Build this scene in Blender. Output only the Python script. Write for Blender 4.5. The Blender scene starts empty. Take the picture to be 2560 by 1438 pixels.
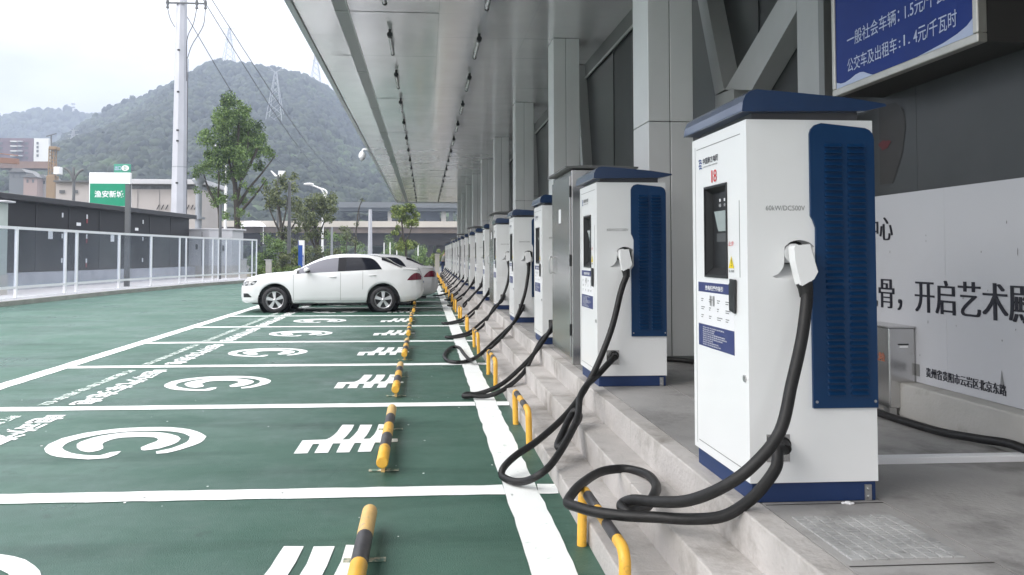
import bpy, math, random
import numpy as np
from mathutils import Vector, noise as mn
from mathutils.geometry import tessellate_polygon
random.seed(7); np.random.seed(7)
S = bpy.context.scene
COL = S.collection
rad = math.radians

# ------------------------------------------------------------------ camera
FPX, CX, CY, CAMH = 1964.5, 1202.5, 567.1, 1.38
YAW, PIT = rad(4.0727), rad(2.0327)
cd = bpy.data.cameras.new('camera'); cam = bpy.data.objects.new('camera', cd); COL.objects.link(cam)
S.camera = cam
cd.sensor_fit = 'HORIZONTAL'; cd.sensor_width = 36
cd.lens = FPX / 2560 * 36
cd.shift_x = (1280 - CX) / 2560; cd.shift_y = (CY - 719) / 2560
cd.clip_start = .05; cd.clip_end = 6000
cam.location = (0, 0, CAMH); cam.rotation_euler = (rad(90) + PIT, 0, -YAW)
_F = np.array([math.sin(YAW)*math.cos(PIT), math.cos(YAW)*math.cos(PIT), math.sin(PIT)])
_R = np.array([math.cos(YAW), -math.sin(YAW), 0]); _U = np.cross(_R, _F)
def ray(x, y): return _F + _R*(x-CX)/FPX - _U*(y-CY)/FPX
def at(x, y, Y):                     # survey helper: photo pixel at a known distance -> metres
    r = ray(x, y); return Vector(np.array([0, 0, CAMH]) + r*(Y/r[1]))
def atz(x, y, z=0.):                 # photo pixel on a known level -> metres
    r = ray(x, y); return Vector(np.array([0, 0, CAMH]) + r*((z-CAMH)/r[2]))

# ------------------------------------------------------------------ world and sun
SUN_EL, SUN_AZ = rad(38), rad(-118)      # azimuth from +Y towards +X
W = bpy.data.worlds.new("World"); S.world = W; W.use_nodes = True
nt = W.node_tree; N = nt.nodes; LK = nt.links; N.clear()
out = N.new('ShaderNodeOutputWorld'); bg = N.new('ShaderNodeBackground'); LK.new(bg.outputs[0], out.inputs[0])
sky = N.new('ShaderNodeTexSky'); sky.sky_type = 'NISHITA'; sky.sun_disc = False
sky.sun_elevation = SUN_EL; sky.sun_rotation = SUN_AZ; sky.dust_density = 3; sky.air_density = 1
tc = N.new('ShaderNodeTexCoord'); sep = N.new('ShaderNodeSeparateXYZ'); LK.new(tc.outputs['Generated'], sep.inputs[0])
mr = N.new('ShaderNodeMapRange'); mr.inputs[1].default_value = 0; mr.inputs[2].default_value = 1
mr.inputs[3].default_value = .29; mr.inputs[4].default_value = 1.7; pw = N.new('ShaderNodeMath'); pw.operation = 'POWER'; pw.inputs[1].default_value = 1.35; pw.use_clamp = True; LK.new(sep.outputs[2], pw.inputs[0]); LK.new(pw.outputs[0], mr.inputs[0])
cn = N.new('ShaderNodeTexNoise'); cn.inputs['Scale'].default_value = 3.2; cn.inputs['Detail'].default_value = 5; cn.inputs['Roughness'].default_value = .55
mp = N.new('ShaderNodeMapping'); mp.inputs['Scale'].default_value = (1, 1, 2.6); LK.new(tc.outputs['Generated'], mp.inputs[0]); LK.new(mp.outputs[0], cn.inputs['Vector'])
cr = N.new('ShaderNodeMapRange'); cr.inputs[1].default_value = .32; cr.inputs[2].default_value = .68; cr.inputs[3].default_value = .66; cr.inputs[4].default_value = 1.15
LK.new(cn.outputs['Fac'], cr.inputs[0])
mul = N.new('ShaderNodeMath'); mul.operation = 'MULTIPLY'; LK.new(mr.outputs[0], mul.inputs[0]); LK.new(cr.outputs[0], mul.inputs[1])
SKYK = 14.5
cl = N.new('ShaderNodeVectorMath'); cl.operation = 'SCALE'; cl.inputs[0].default_value = (SKYK*.985, SKYK*.985, SKYK*1.0); LK.new(mul.outputs[0], cl.inputs['Scale'])
mx = N.new('ShaderNodeMix'); mx.data_type = 'RGBA'; mx.inputs[0].default_value = .88
LK.new(sky.outputs[0], mx.inputs[6]); LK.new(cl.outputs[0], mx.inputs[7]); LK.new(mx.outputs[2], bg.inputs[0])
bg.inputs[1].default_value = .12
sd = bpy.data.lights.new('sun', 'SUN'); sd.energy = 1.5; sd.angle = rad(40); sd.color = (1, .97, .93)
sun = bpy.data.objects.new('sun', sd); COL.objects.link(sun)
dv = Vector((math.sin(SUN_AZ)*math.cos(SUN_EL), math.cos(SUN_AZ)*math.cos(SUN_EL), math.sin(SUN_EL)))
sun.rotation_euler = dv.to_track_quat('Z', 'Y').to_euler()
S.view_settings.view_transform = 'Standard'; S.view_settings.look = 'None'; S.view_settings.gamma = 1
S.view_settings.exposure = 0.95
S.cycles.max_bounces = 8; S.cycles.transparent_max_bounces = 24; S.cycles.volume_bounces = 0
S.cycles.sample_clamp_indirect = 6

# ------------------------------------------------------------------ materials
MATS = {}
def mat(name, col, rough=.6, metal=0., var=0., vscale=3., bump=0., bscale=60., spec=.5, col2=None, thr=None, coat=0., rvar=0., stretch=None, detail=4, bdist=.01):
    """procedural surface: colour mottled by noise, optional second colour through a threshold, fine bump"""
    if name in MATS: return MATS[name]
    m = bpy.data.materials.new(name); m.use_nodes = True; MATS[name] = m
    n = m.node_tree.nodes; l = m.node_tree.links; b = n['Principled BSDF']
    b.inputs['Base Color'].default_value = (*col, 1); b.inputs['Roughness'].default_value = rough; b.inputs['Metallic'].default_value = metal
    b.inputs['Specular IOR Level'].default_value = spec
    if coat: b.inputs['Coat Weight'].default_value = coat; b.inputs['Coat Roughness'].default_value = .08
    t = n.new('ShaderNodeTexCoord'); src = t.outputs['Object']
    if stretch:
        mpp = n.new('ShaderNodeMapping'); mpp.inputs['Scale'].default_value = stretch; l.new(src, mpp.inputs[0]); src = mpp.outputs[0]
    last = None
    if var or rvar:
        ns = n.new('ShaderNodeTexNoise'); ns.inputs['Scale'].default_value = vscale; ns.inputs['Detail'].default_value = detail; ns.inputs['Roughness'].default_value = .6
        l.new(src, ns.inputs['Vector'])
    if var:
        r = n.new('ShaderNodeMapRange'); r.inputs[1].default_value = .3; r.inputs[2].default_value = .7
        r.inputs[3].default_value = 1-var; r.inputs[4].default_value = 1+var; l.new(ns.outputs['Fac'], r.inputs[0])
        v = n.new('ShaderNodeVectorMath'); v.operation = 'SCALE'; v.inputs[0].default_value = col; l.new(r.outputs[0], v.inputs['Scale'])
        last = v.outputs[0]
    if col2 and thr:
        n2 = n.new('ShaderNodeTexNoise'); n2.inputs['Scale'].default_value = thr[0]; n2.inputs['Detail'].default_value = 6; n2.inputs['Roughness'].default_value = .65
        l.new(src, n2.inputs['Vector'])
        r2 = n.new('ShaderNodeMapRange'); r2.inputs[1].default_value = thr[1]; r2.inputs[2].default_value = thr[2]; l.new(n2.outputs['Fac'], r2.inputs[0])
        mm = n.new('ShaderNodeMix'); mm.data_type = 'RGBA'; l.new(r2.outputs[0], mm.inputs[0])
        if last: l.new(last, mm.inputs[6])
        else: mm.inputs[6].default_value = (*col, 1)
        mm.inputs[7].default_value = (*col2, 1); last = mm.outputs[2]
    if last: l.new(last, b.inputs['Base Color'])
    if rvar:
        r3 = n.new('ShaderNodeMapRange'); r3.inputs[1].default_value = .3; r3.inputs[2].default_value = .7
        r3.inputs[3].default_value = max(.03, rough-rvar); r3.inputs[4].default_value = rough+rvar; l.new(ns.outputs['Fac'], r3.inputs[0]); l.new(r3.outputs[0], b.inputs['Roughness'])
    if bump:
        nb = n.new('ShaderNodeTexNoise'); nb.inputs['Scale'].default_value = bscale; nb.inputs['Detail'].default_value = 3; l.new(src, nb.inputs['Vector'])
        bp = n.new('ShaderNodeBump'); bp.inputs['Strength'].default_value = bump; bp.inputs['Distance'].default_value = bdist
        l.new(nb.outputs['Fac'], bp.inputs['Height']); l.new(bp.outputs[0], b.inputs['Normal'])
    return m

def ground_mat():
    m = mat('green_lot_paint', (.07, .14, .108), .5, bump=.6, bscale=140, bdist=.006)
    n = m.node_tree.nodes; l = m.node_tree.links; b = n['Principled BSDF']; b.inputs['Specular IOR Level'].default_value = .42; tc_ = n.new('ShaderNodeTexCoord')
    def nz(scale, det, lo, hi, st=None):
        v = tc_.outputs['Object']
        if st: q = n.new('ShaderNodeMapping'); q.inputs['Scale'].default_value = st; l.new(v, q.inputs[0]); v = q.outputs[0]
        x = n.new('ShaderNodeTexNoise'); x.inputs['Scale'].default_value = scale; x.inputs['Detail'].default_value = det; x.inputs['Roughness'].default_value = .62; l.new(v, x.inputs['Vector'])
        r = n.new('ShaderNodeMapRange'); r.inputs[1].default_value = lo; r.inputs[2].default_value = hi; l.new(x.outputs['Fac'], r.inputs[0]); return r.outputs[0]
    cur = None
    def layer(fac, col, amt):
        nonlocal cur
        k = n.new('ShaderNodeMath'); k.operation = 'MULTIPLY'; k.inputs[1].default_value = amt; l.new(fac, k.inputs[0])
        mm = n.new('ShaderNodeMix'); mm.data_type = 'RGBA'; l.new(k.outputs[0], mm.inputs[0])
        if cur is None: mm.inputs[6].default_value = (.040, .103, .075, 1)
        else: l.new(cur, mm.inputs[6])
        mm.inputs[7].default_value = (*col, 1); cur = mm.outputs[2]
    layer(nz(.45, 6, .42, .66), (.074, .146, .114), .8)                    # broad faded patches
    layer(nz(1.1, 7, .5, .72, (.35, 2.2, 1)), (.013, .052, .035), .85)     # roller and tyre streaks across the bays
    layer(nz(1.6, 8, .54, .70, (2.4, .3, 1)), (.050, .108, .080), .7)      # tracks along the lane
    layer(nz(3.3, 6, .64, .74), (.016, .034, .026), .85)                   # oil and damp spots
    layer(nz(34, 3, .60, .72), (.10, .17, .14), .5)                       # speckle
    layer(nz(60, 2, .62, .70), (.03, .06, .045), .6)
    l.new(cur, b.inputs['Base Color'])
    r = n.new('ShaderNodeMapRange'); r.inputs[3].default_value = .62; r.inputs[4].default_value = .26; l.new(nz(.8, 5, .4, .68), r.inputs[0]); l.new(r.outputs[0], b.inputs['Roughness'])
    return m
M_green = ground_mat()
M_white = mat('white_line_paint', (.86, .88, .87), .55, var=.04, vscale=6, col2=(.30, .45, .38), thr=(15, .635, .74), bump=.4, bscale=120, bdist=.004)
M_faint = mat('thin_white_paint', (.66, .74, .69), .6, col2=(.15, .25, .2), thr=(9, .5, .7))
M_asph = mat('grey_asphalt', (.11, .115, .115), .8, var=.2, vscale=.3, bump=.3, bscale=90)
M_soil = mat('bare_earth', (.13, .12, .085), .9, var=.3, vscale=.05)
M_step = mat('step_concrete', (.47, .445, .43), .72, var=.22, vscale=1.7, bump=.7, bscale=45, col2=(.19, .17, .145), thr=(2.3, .50, .72), bdist=.008, detail=8)
M_kerb = mat('kerb_concrete', (.24, .245, .22), .75, var=.18, vscale=2.2, bump=.4, bscale=60, col2=(.16, .17, .14), thr=(3, .6, .75), bdist=.006)
M_floor = mat('platform_concrete', (.34, .33, .325), .62, var=.26, vscale=1.3, bump=.6, bscale=45, rvar=.12, col2=(.15, .145, .14), thr=(2.1, .5, .7), detail=8, bdist=.006)
M_joint = mat('dark_joint', (.05, .048, .045), .9)
M_cover = mat('cover_plate_concrete', (.36, .36, .36), .7, var=.25, vscale=6, bump=.6, bscale=35, col2=(.22, .22, .215), thr=(7, .56, .7), detail=8)
M_cw = mat('charger_white', (.83, .835, .84), .32, coat=.3, var=.018, vscale=2.5, col2=(.60,.59,.57), thr=(26,.71,.78), bump=.06, bscale=3, bdist=.02)
M_cb = mat('charger_blue', (.005, .036, .108), .36, spec=.32, var=.08, vscale=3)
M_cbase = mat('charger_base_blue', (.010, .032, .115), .45, var=.1, vscale=5, col2=(.6, .6, .6), thr=(42, .72, .76))
M_dark = mat('dark_plastic', (.018, .019, .021), .4)
M_blk = mat('black_rubber', (.014, .0135, .014), .5, spec=.35, var=.25, vscale=30, bump=.1, bscale=200)
M_grey = mat('mid_grey', (.22, .22, .22), .5)
M_neck = mat('neck_grey', (.10, .10, .11), .5)
M_lcd = mat('screen_glass', (.30, .345, .35), .12, spec=.6, coat=.4)
M_print = mat('print_white', (.8, .8, .82), .5)
M_pblue = mat('print_blue', (.028, .04, .16), .4)
M_pblack = mat('print_black', (.02, .02, .03), .5)
M_pred = mat('print_red', (.62, .03, .04), .5)
M_pyel = mat('print_yellow', (.8, .62, .02), .5)
M_logo = mat('print_navy', (.02, .06, .25), .4)
M_steel = mat('brushed_steel', (.60, .595, .59), .22, metal=.93, var=.03, vscale=.8, detail=1)
M_zinc = mat('zinc', (.5, .5, .5), .35, metal=.9)
M_hat = mat('dull_grey_roof', (.16, .16, .16), .5, metal=.3)
M_yel = mat('yellow_paint', (.78, .43, .055), .45, var=.1, vscale=8, col2=(.34, .19, .06), thr=(16, .58, .68), bump=.2, bscale=60, bdist=.004)
M_tan = mat('worn_yellow_paint', (.66, .43, .16), .55, var=.15, vscale=7, col2=(.4, .3, .2), thr=(14, .58, .7), bump=.25, bscale=60, bdist=.004)
M_band = mat('black_band_paint', (.05, .048, .052), .5, var=.3, vscale=9, col2=(.2, .19, .18), thr=(13, .55, .7))
M_soffit = mat('soffit_panel', (.85, .81, .825), .17, metal=.5, var=.05, vscale=.9, rvar=.05)
M_gut = mat('gutter_strip', (.22, .225, .22), .4, metal=.3)
M_clad = mat('column_cladding', (.76, .765, .76), .42, metal=.25, var=.05, vscale=.8)
M_dwall = mat('charcoal_wall', (.042, .045, .046), .42, var=.2, vscale=.8, col2=(.055, .058, .06), thr=(1.1, .5, .7))
M_dpan = mat('dark_glazed_panel', (.03, .032, .032), .3, var=.2, vscale=.5)
M_trim = mat('metal_trim', (.42, .43, .42), .35, metal=.5)
M_brace = mat('brace_grey', (.42, .425, .42), .45, metal=.2, var=.05)
M_board = mat('hoarding_white', (.52, .52, .545), .5, var=.03, vscale=1, col2=(.4, .4, .42), thr=(9, .72, .78))
M_plinth = mat('plinth_concrete', (.45, .435, .41), .8, var=.1, vscale=2, col2=(.3, .28, .25), thr=(4, .58, .72), bump=.3, bscale=50)
M_sign = mat('sign_blue', (.008, .030, .19), .4, spec=.22, var=.1, vscale=1.2)
M_signw = mat('sign_pale', (.46, .52, .70), .35)
M_sframe = mat('sign_frame_steel', (.55, .53, .48), .36, metal=.8, var=.1, vscale=5)
M_sside = mat('sign_box_side', (.035, .033, .031), .5)
M_green_s = mat('sign_green', (.0, .235, .125), .4, var=.05)
M_cabin = mat('substation_charcoal', (.014, .014, .0165), .5, var=.2, vscale=.6)
M_cabroof = mat('substation_roof', (.030, .030, .033), .45, var=.1)
M_pale = mat('pale_grey_paint', (.48, .48, .50), .5, var=.05, vscale=.6, col2=(.36, .36, .37), thr=(1.6, .6, .75))
M_beige = mat('beige_render', (.42, .39, .375), .8, var=.08, vscale=.3)
M_pole = mat('galvanised_pole', (.47, .48, .52), .45, metal=.25, var=.06, vscale=1)
M_dpole = mat('dark_pole', (.11, .115, .12), .5, var=.1)
M_fence = mat('fence_white_metal', (.80, .80, .83), .4, metal=.2)
M_wht = mat('white_enamel', (.82, .82, .82), .35)
M_car2 = mat('car_silver_white', (.50, .505, .52), .24, coat=.7)
M_car = mat('car_white', (.72, .725, .735), .22, coat=.8, spec=.5)
M_cglass = mat('car_glass_dark', (.008, .009, .015), .05, spec=.22)
M_cglass2 = mat('car_glass_reflection_tone', (.17, .17, .20), .06, spec=.35)  # grey-lilac base colour stands in for the reflection on the front windows
M_band2 = mat('pillar_black', (.012,.012,.016), .5, spec=.2)
M_tyre = mat('tyre', (.022, .021, .024), .7, bump=.2, bscale=90)
M_rim = mat('alloy_rim', (.62, .62, .64), .28, metal=.7)
M_tail = mat('tail_lamp_red', (.12, .004, .018), .15, coat=.7)
M_lamp = mat('lamp_clear', (.40, .41, .42), .15, coat=.4, col2=(.03,.03,.035), thr=(13,.46,.54))
M_bark = mat('bark', (.06, .052, .042), .9, var=.3, vscale=5, bump=.5, bscale=20)
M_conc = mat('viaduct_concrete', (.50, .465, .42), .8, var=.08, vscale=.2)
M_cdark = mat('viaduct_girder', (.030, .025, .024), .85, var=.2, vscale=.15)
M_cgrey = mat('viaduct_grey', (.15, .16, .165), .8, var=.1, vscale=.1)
M_crane = mat('crane_tan', (.27, .18, .09), .7)
M_orange = mat('jib_orange', (.30, .14, .07), .6, var=.15, vscale=.2)
M_lat = mat('lattice_grey', (.33, .35, .38), .5, metal=.3)
M_wire = mat('wire', (.06, .06, .07), .6)
M_brick = mat('purple_brick', (.17, .12, .14), .85, var=.2, vscale=.1)
M_bw = mat('white_gable', (.74, .74, .72), .8)
M_totem = mat('totem_blue', (.012, .07, .32), .35)
M_teal = mat('teal_netting', (.06, .30, .24), .8, var=.2, vscale=1)
M_skin = mat('skin', (.45, .27, .2), .6)
M_shirt = mat('grey_shirt', (.25, .26, .24), .8, var=.3, vscale=12)
M_jeans = mat('navy_trousers', (.015, .03, .09), .8)
M_hair = mat('black_hair', (.012, .011, .01), .5)
LEAF = [mat('leaf_mid', (.105, .175, .045), .6, var=.3, vscale=2), mat('leaf_dark', (.045, .085, .025), .65, var=.3, vscale=2), mat('leaf_light', (.18, .27, .07), .55, var=.3, vscale=2)]
LEAFY = [mat('yellow_leaf_mid', (.13, .18, .035), .6, var=.3, vscale=2), mat('yellow_leaf_dark', (.055, .095, .02), .65, var=.3, vscale=2), mat('yellow_leaf_light', (.23, .28, .06), .55, var=.3, vscale=2)]
LEAFO = [mat('olive_leaf_mid', (.10, .125, .045), .65, var=.3, vscale=2), mat('olive_leaf_dark', (.045, .06, .025), .7, var=.3, vscale=2), mat('olive_leaf_light', (.17, .195, .075), .6, var=.3, vscale=2)]
M_glass = bpy.data.materials.new('fence_glass'); M_glass.use_nodes = True
_n = M_glass.node_tree.nodes; _l = M_glass.node_tree.links; _n.remove(_n['Principled BSDF'])
_t = _n.new('ShaderNodeBsdfTransparent'); _t.inputs[0].default_value = (.86, .89, .92, 1)
_g = _n.new('ShaderNodeBsdfGlossy'); _g.inputs['Roughness'].default_value = .12; _g.inputs[0].default_value = (.9, .92, 1, 1)
_d = _n.new('ShaderNodeBsdfDiffuse'); _d.inputs[0].default_value = (.42, .43, .47, 1)
_m = _n.new('ShaderNodeMixShader'); _m.inputs[0].default_value = .10; _l.new(_t.outputs[0], _m.inputs[1]); _l.new(_g.outputs[0], _m.inputs[2])
_m2 = _n.new('ShaderNodeMixShader'); _m2.inputs[0].default_value = .05; _l.new(_m.outputs[0], _m2.inputs[1]); _l.new(_d.outputs[0], _m2.inputs[2])
_l.new(_m2.outputs[0], _n['Material Output'].inputs[0])

# ------------------------------------------------------------------ mesh helpers
class MB:
    def __init__(s): s.v = []; s.f = []; s.mi = []; s.sm = []
    def add(s, vs, fs, m=0, smooth=False):
        o = len(s.v); s.v += [tuple(p) for p in vs]
        for f in fs: s.f.append(tuple(i+o for i in f)); s.mi.append(m); s.sm.append(smooth)
        return s
    def box(s, a, b, m=0):
        x0, y0, z0 = a; x1, y1, z1 = b
        return s.add([(x0,y0,z0),(x1,y0,z0),(x1,y1,z0),(x0,y1,z0),(x0,y0,z1),(x1,y0,z1),(x1,y1,z1),(x0,y1,z1)],
                     [(3,2,1,0),(4,5,6,7),(0,1,5,4),(1,2,6,5),(2,3,7,6),(3,0,4,7)], m)
    def obox(s, c, u, v, w, m=0):    # oriented box, half vectors
        c, u, v, w = map(Vector, (c, u, v, w)); P = []
        for k in (-1, 1):
            for i, j in ((-1,-1),(1,-1),(1,1),(-1,1)): P.append(c+u*i+v*j+w*k)
        return s.add(P, [(3,2,1,0),(4,5,6,7),(0,1,5,4),(1,2,6,5),(2,3,7,6),(3,0,4,7)], m)
    def bar(s, a, b, r, n=8, m=0, r2=None): return s.tube([a, b], [r, r if r2 is None else r2], n, m)
    def tube(s, pts, r, n=8, m=0, cap=True, smooth=True):
        pts = [Vector(p) for p in pts]; k = len(pts)
        rs = r if isinstance(r, (list, tuple)) else [r]*k
        d0 = (pts[1]-pts[0]).normalized(); up = Vector((0,0,1)) if abs(d0.z) < .9 else Vector((1,0,0))
        nx = d0.cross(up).normalized(); vs = []; fs = []
        for i in range(k):
            d = (pts[min(i+1,k-1)]-pts[max(i-1,0)]).normalized()
            nx = (nx - d*nx.dot(d))
            nx = nx.normalized() if nx.length > 1e-6 else d.orthogonal().normalized()
            ny = d.cross(nx)
            for j in range(n):
                a = 2*math.pi*j/n; vs.append(pts[i]+(nx*math.cos(a)+ny*math.sin(a))*rs[i])
        for i in range(k-1):
            for j in range(n):
                j2 = (j+1) % n; fs.append((i*n+j, i*n+j2, (i+1)*n+j2, (i+1)*n+j))
        s.add(vs, fs, m, smooth)
        if cap:
            s.add(vs[:n], [tuple(range(n-1,-1,-1))], m); s.add(vs[-n:], [tuple(range(n))], m)
        return s
    def prism(s, poly, fn, t0, t1, m=0, mside=None):   # poly of (u,v); fn(u,v,t)->xyz
        n = len(poly); tri = tessellate_polygon([[Vector((u, v, 0)) for u, v in poly]])
        A = [fn(u, v, t0) for u, v in poly]; B = [fn(u, v, t1) for u, v in poly]
        s.add(A, [tuple(t) for t in tri], m); s.add(B, [tuple(reversed(t)) for t in tri], m)
        s.add(A+B, [(i, (i+1) % n, n+(i+1) % n, n+i) for i in range(n)], m if mside is None else mside)
        return s
    def sheet(s, poly, fn, m=0, holes=()):
        loops = [poly]+list(holes); flat = [p for l in loops for p in l]
        tri = tessellate_polygon([[Vector((u, v, 0)) for u, v in l] for l in loops])
        return s.add([fn(u, v) for u, v in flat], [tuple(t) for t in tri], m)
    def lathe(s, prof, fn, n=32, m=0):                  # prof of (r,h); fn(a,b,h)->xyz
        k = len(prof); vs = [fn(r*math.cos(2*math.pi*j/n), r*math.sin(2*math.pi*j/n), h) for r, h in prof for j in range(n)]
        fs = [(i*n+j, i*n+(j+1) % n, (i+1)*n+(j+1) % n, (i+1)*n+j) for i in range(k-1) for j in range(n)]
        return s.add(vs, fs, m, True)
    def ball(s, c, r, n=12, k=8, m=0):
        c = Vector(c); rr = r if isinstance(r, (tuple, list)) else (r, r, r); vs = []; fs = []
        for i in range(k+1):
            t = math.pi*i/k
            for j in range(n):
                a = 2*math.pi*j/n; vs.append((c.x+rr[0]*math.sin(t)*math.cos(a), c.y+rr[1]*math.sin(t)*math.sin(a), c.z+rr[2]*math.cos(t)))
        for i in range(k):
            for j in range(n): fs.append((i*n+j, (i+1)*n+j, (i+1)*n+(j+1) % n, i*n+(j+1) % n))
        return s.add(vs, fs, m, True)
    def build(s, name, mats, parent=None, bevel=0., seg=2, loc=None):
        me = bpy.data.meshes.new(name); me.from_pydata(s.v, [], s.f)
        for m in (mats if isinstance(mats, (list, tuple)) else [mats]): me.materials.append(m)
        me.polygons.foreach_set('material_index', s.mi); me.polygons.foreach_set('use_smooth', s.sm); me.update()
        o = bpy.data.objects.new(name, me); COL.objects.link(o)
        if parent: o.parent = parent
        if loc: o.location = loc
        if bevel:
            b = o.modifiers.new('edge', 'BEVEL'); b.width = bevel; b.segments = seg; b.limit_method = 'ANGLE'; b.angle_limit = rad(40)
        return o
def tag(o, label=None, cat=None, group=None, kind=None):
    if label: o['label'] = label
    if cat: o['category'] = cat
    if group: o['group'] = group
    if kind: o['kind'] = kind
    return o
def thing(name, label, cat, loc=(0,0,0), group=None, rz=0):
    o = bpy.data.objects.new(name, None); COL.objects.link(o); o.location = loc; o.rotation_euler = (0,0,rz); o.empty_display_size = .2
    return tag(o, label, cat, group)
def copy_tree(o, parent=None, skip=()):
    c = o.copy(); COL.objects.link(c)
    if parent: c.parent = parent
    for ch in list(o.children):
        if ch.name.split('.')[0] not in skip: copy_tree(ch, c, skip)
    return c
def spline(pts, n=8):
    P = [Vector(p) for p in pts]; P = [P[0]*2-P[1]]+P+[P[-1]*2-P[-2]]; o = []
    for i in range(1, len(P)-2):
        for k in range(n):
            t = k/n; a, b, c, d = P[i-1:i+3]
            o.append(.5*((2*b)+(c-a)*t+(2*a-5*b+4*c-d)*t*t+(3*b-a-3*c+d)*t**3))
    o.append(P[-2]); return o
_tc = {}
def glyphs(txt, bold=0.):
    key = (txt, bold)
    if key not in _tc:
        cu = bpy.data.curves.new('lettering', 'FONT'); cu.body = txt; cu.resolution_u = 3; cu.offset = bold; cu.fill_mode = 'FRONT'
        ob = bpy.data.objects.new('lettering', cu); COL.objects.link(ob)
        dg = bpy.context.evaluated_depsgraph_get(); me = bpy.data.meshes.new_from_object(ob.evaluated_get(dg))
        v = np.array([tuple(p.co) for p in me.vertices]); f = [tuple(p.vertices) for p in me.polygons]
        bpy.data.objects.remove(ob); bpy.data.curves.remove(cu); bpy.data.meshes.remove(me)
        lo, hi = v.min(0), v.max(0); v = (v-lo)/np.maximum(hi-lo, 1e-6); _tc[key] = (v, f)
    return _tc[key]
def put_text(mb, txt, fn, u0, v0, w, h, m=0, bold=0., slant=0.):  # fn(u,v)->xyz
    v, f = glyphs(txt, bold); return mb.add([fn(u0+p[0]*w+slant*p[1], v0+p[1]*h) for p in v], f, m)
ORD = 'first second third fourth fifth sixth seventh eighth ninth tenth eleventh twelfth thirteenth fourteenth fifteenth sixteenth seventeenth eighteenth nineteenth twentieth twenty-first twenty-second'.split()

# ------------------------------------------------------------------ ground, lot and markings
PITCH, NB = 2.66, 18
LY = [4.66-PITCH*2+PITCH*k for k in range(NB+2)]
g = MB(); g.add([(-1040,-110,-.03),(690,-110,-.03),(690,1090,-.03),(-1040,1090,-.03)], [(0,1,2,3)]); tag(g.build('ground', M_soil), kind='structure')
KERBL = [(-11.6,-12),(-11.5,5),(-11.35,15),(-11.15,21.6),(-10.7,28.5),(-9.75,35),(-8.45,40.2),(-7.7,43.5)]
g = MB(); poly = KERBL+[(-3,52),(.78,52),(.78,-12)]
g.sheet(poly, lambda u, v: (u, v, 0)); tag(g.build('parking_lot', M_green), kind='structure')
g = MB(); g.sheet([(-11.6,-12),(.78,-12),(40,-12),(40,-90),(-60,-90),(-60,-12)], lambda u, v: (u, v, -.012)); g.sheet([(-7.7,43.5),(-9,58),(-40,75),(60,110),(60,52),(-3,52)], lambda u, v: (u, v, -.012))
tag(g.build('road', M_asph), kind='structure')
XL0, XL1 = -4.50, -4.34
RX0, RX1 = .465, .665
Z1 = .004
g = MB()
def rough_strip(g, a, b, w, jit=.006, seg=.12, z=Z1, m=0):     # hand painted line with slightly uneven edges
    a = Vector((*a, z)); b = Vector((*b, z)); d = b-a; L = d.length; d.normalize(); nrm = Vector((-d.y, d.x, 0)); n = max(2, int(L/seg))
    vs = []
    for i in range(n+1):
        p = a+d*(L*i/n); vs += [p+nrm*(w/2+random.uniform(-jit, jit)), p-nrm*(w/2+random.uniform(-jit, jit))]
    g.add(vs, [(2*i, 2*i+1, 2*i+3, 2*i+2) for i in range(n)], m)
rough_strip(g, (-4.42, LY[0]-.05), (-4.42, 50), .20)
rough_strip(g, (.565, LY[0]-3), (.565, 50), .20)
for i, y in enumerate(LY):
    sk = .0
    rough_strip(g, (-4.32, y+.02), (.465, y-.02), .185)
    rough_strip(g, (.665, y-.02), (.80-.02, y-.03), .185)
tag(g.build('bay_lines', M_white), kind='structure')
em_o = [(1185,478),(1135,520),(1000,570),(750,587),(450,565),(330,552),(250,530),(195,492),(168,465),(165,440),(220,385),(400,305),(550,268),(700,235),(900,205),(1100,180),(1300,166),(1500,158),(1700,155),(1850,158),(2000,170),(2100,185),(2200,212),(2260,235),(2325,280),(2290,330),(2240,365),(2170,395),(2000,450),(1900,478),(1800,500),(1655,512),
        (1655,480),(1850,440),(2000,385),(2060,355),(2092,325),(2105,280),(2030,245),(1950,226),(1850,212),(1700,204),(1500,203),(1250,215),(1000,240),(860,262),(750,285),(640,310),(550,335),(480,362),(430,390),(400,430),(430,465),(520,500),(600,516),(700,528),(800,534),(900,535),(980,512),(1050,490)]
em_i = [(950,440),(900,465),(830,480),(760,490),(690,480),(640,465),(600,430),(592,385),(640,355),(720,326),(800,300),(920,272),(1050,250),(1200,232),(1350,222),(1500,219),(1650,222),(1760,232),(1850,248),(1950,275),(1985,310),(1950,350),(1900,375),(1850,395),(1700,440),(1600,456),(1500,468),(1465,465),(1452,455),(1455,425),(1560,380),(1660,345),(1685,320),(1670,305),(1620,292),(1500,285),(1400,285),(1200,295),(1120,307),(1050,325),(960,360),(935,385),(948,412)]
comb = [(245,975),(490,970),(595,803),(712,797),(612,965),(862,960),(950,792),(1088,790),(1010,955),(1250,952),(1345,783),(1468,782),(1395,945),(1635,938),(1708,775),(2110,762),(2118,735),(2110,705),(1840,705),(1920,580),(1985,450),(1775,447),(1740,545),(1690,630),(1620,705),(1498,710),(1560,640),(1605,570),(1660,455),(1440,455),(1395,560),(1330,640),(1245,715),(1125,722),(1200,650),(1280,550),(1335,455),(1125,455),(1080,510),(1030,580),(970,640),(900,690),(835,720),(405,737)]
def gz(lst, ox, oy, k): return [tuple(atz(ox+a/k, oy+b/k)[:2]) for a, b in lst]
E1, E2, E3 = gz(em_o, 80, 1040, 5.333), gz(em_i, 80, 1040, 5.333), gz(comb, 700, 1000, 7.19)
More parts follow.
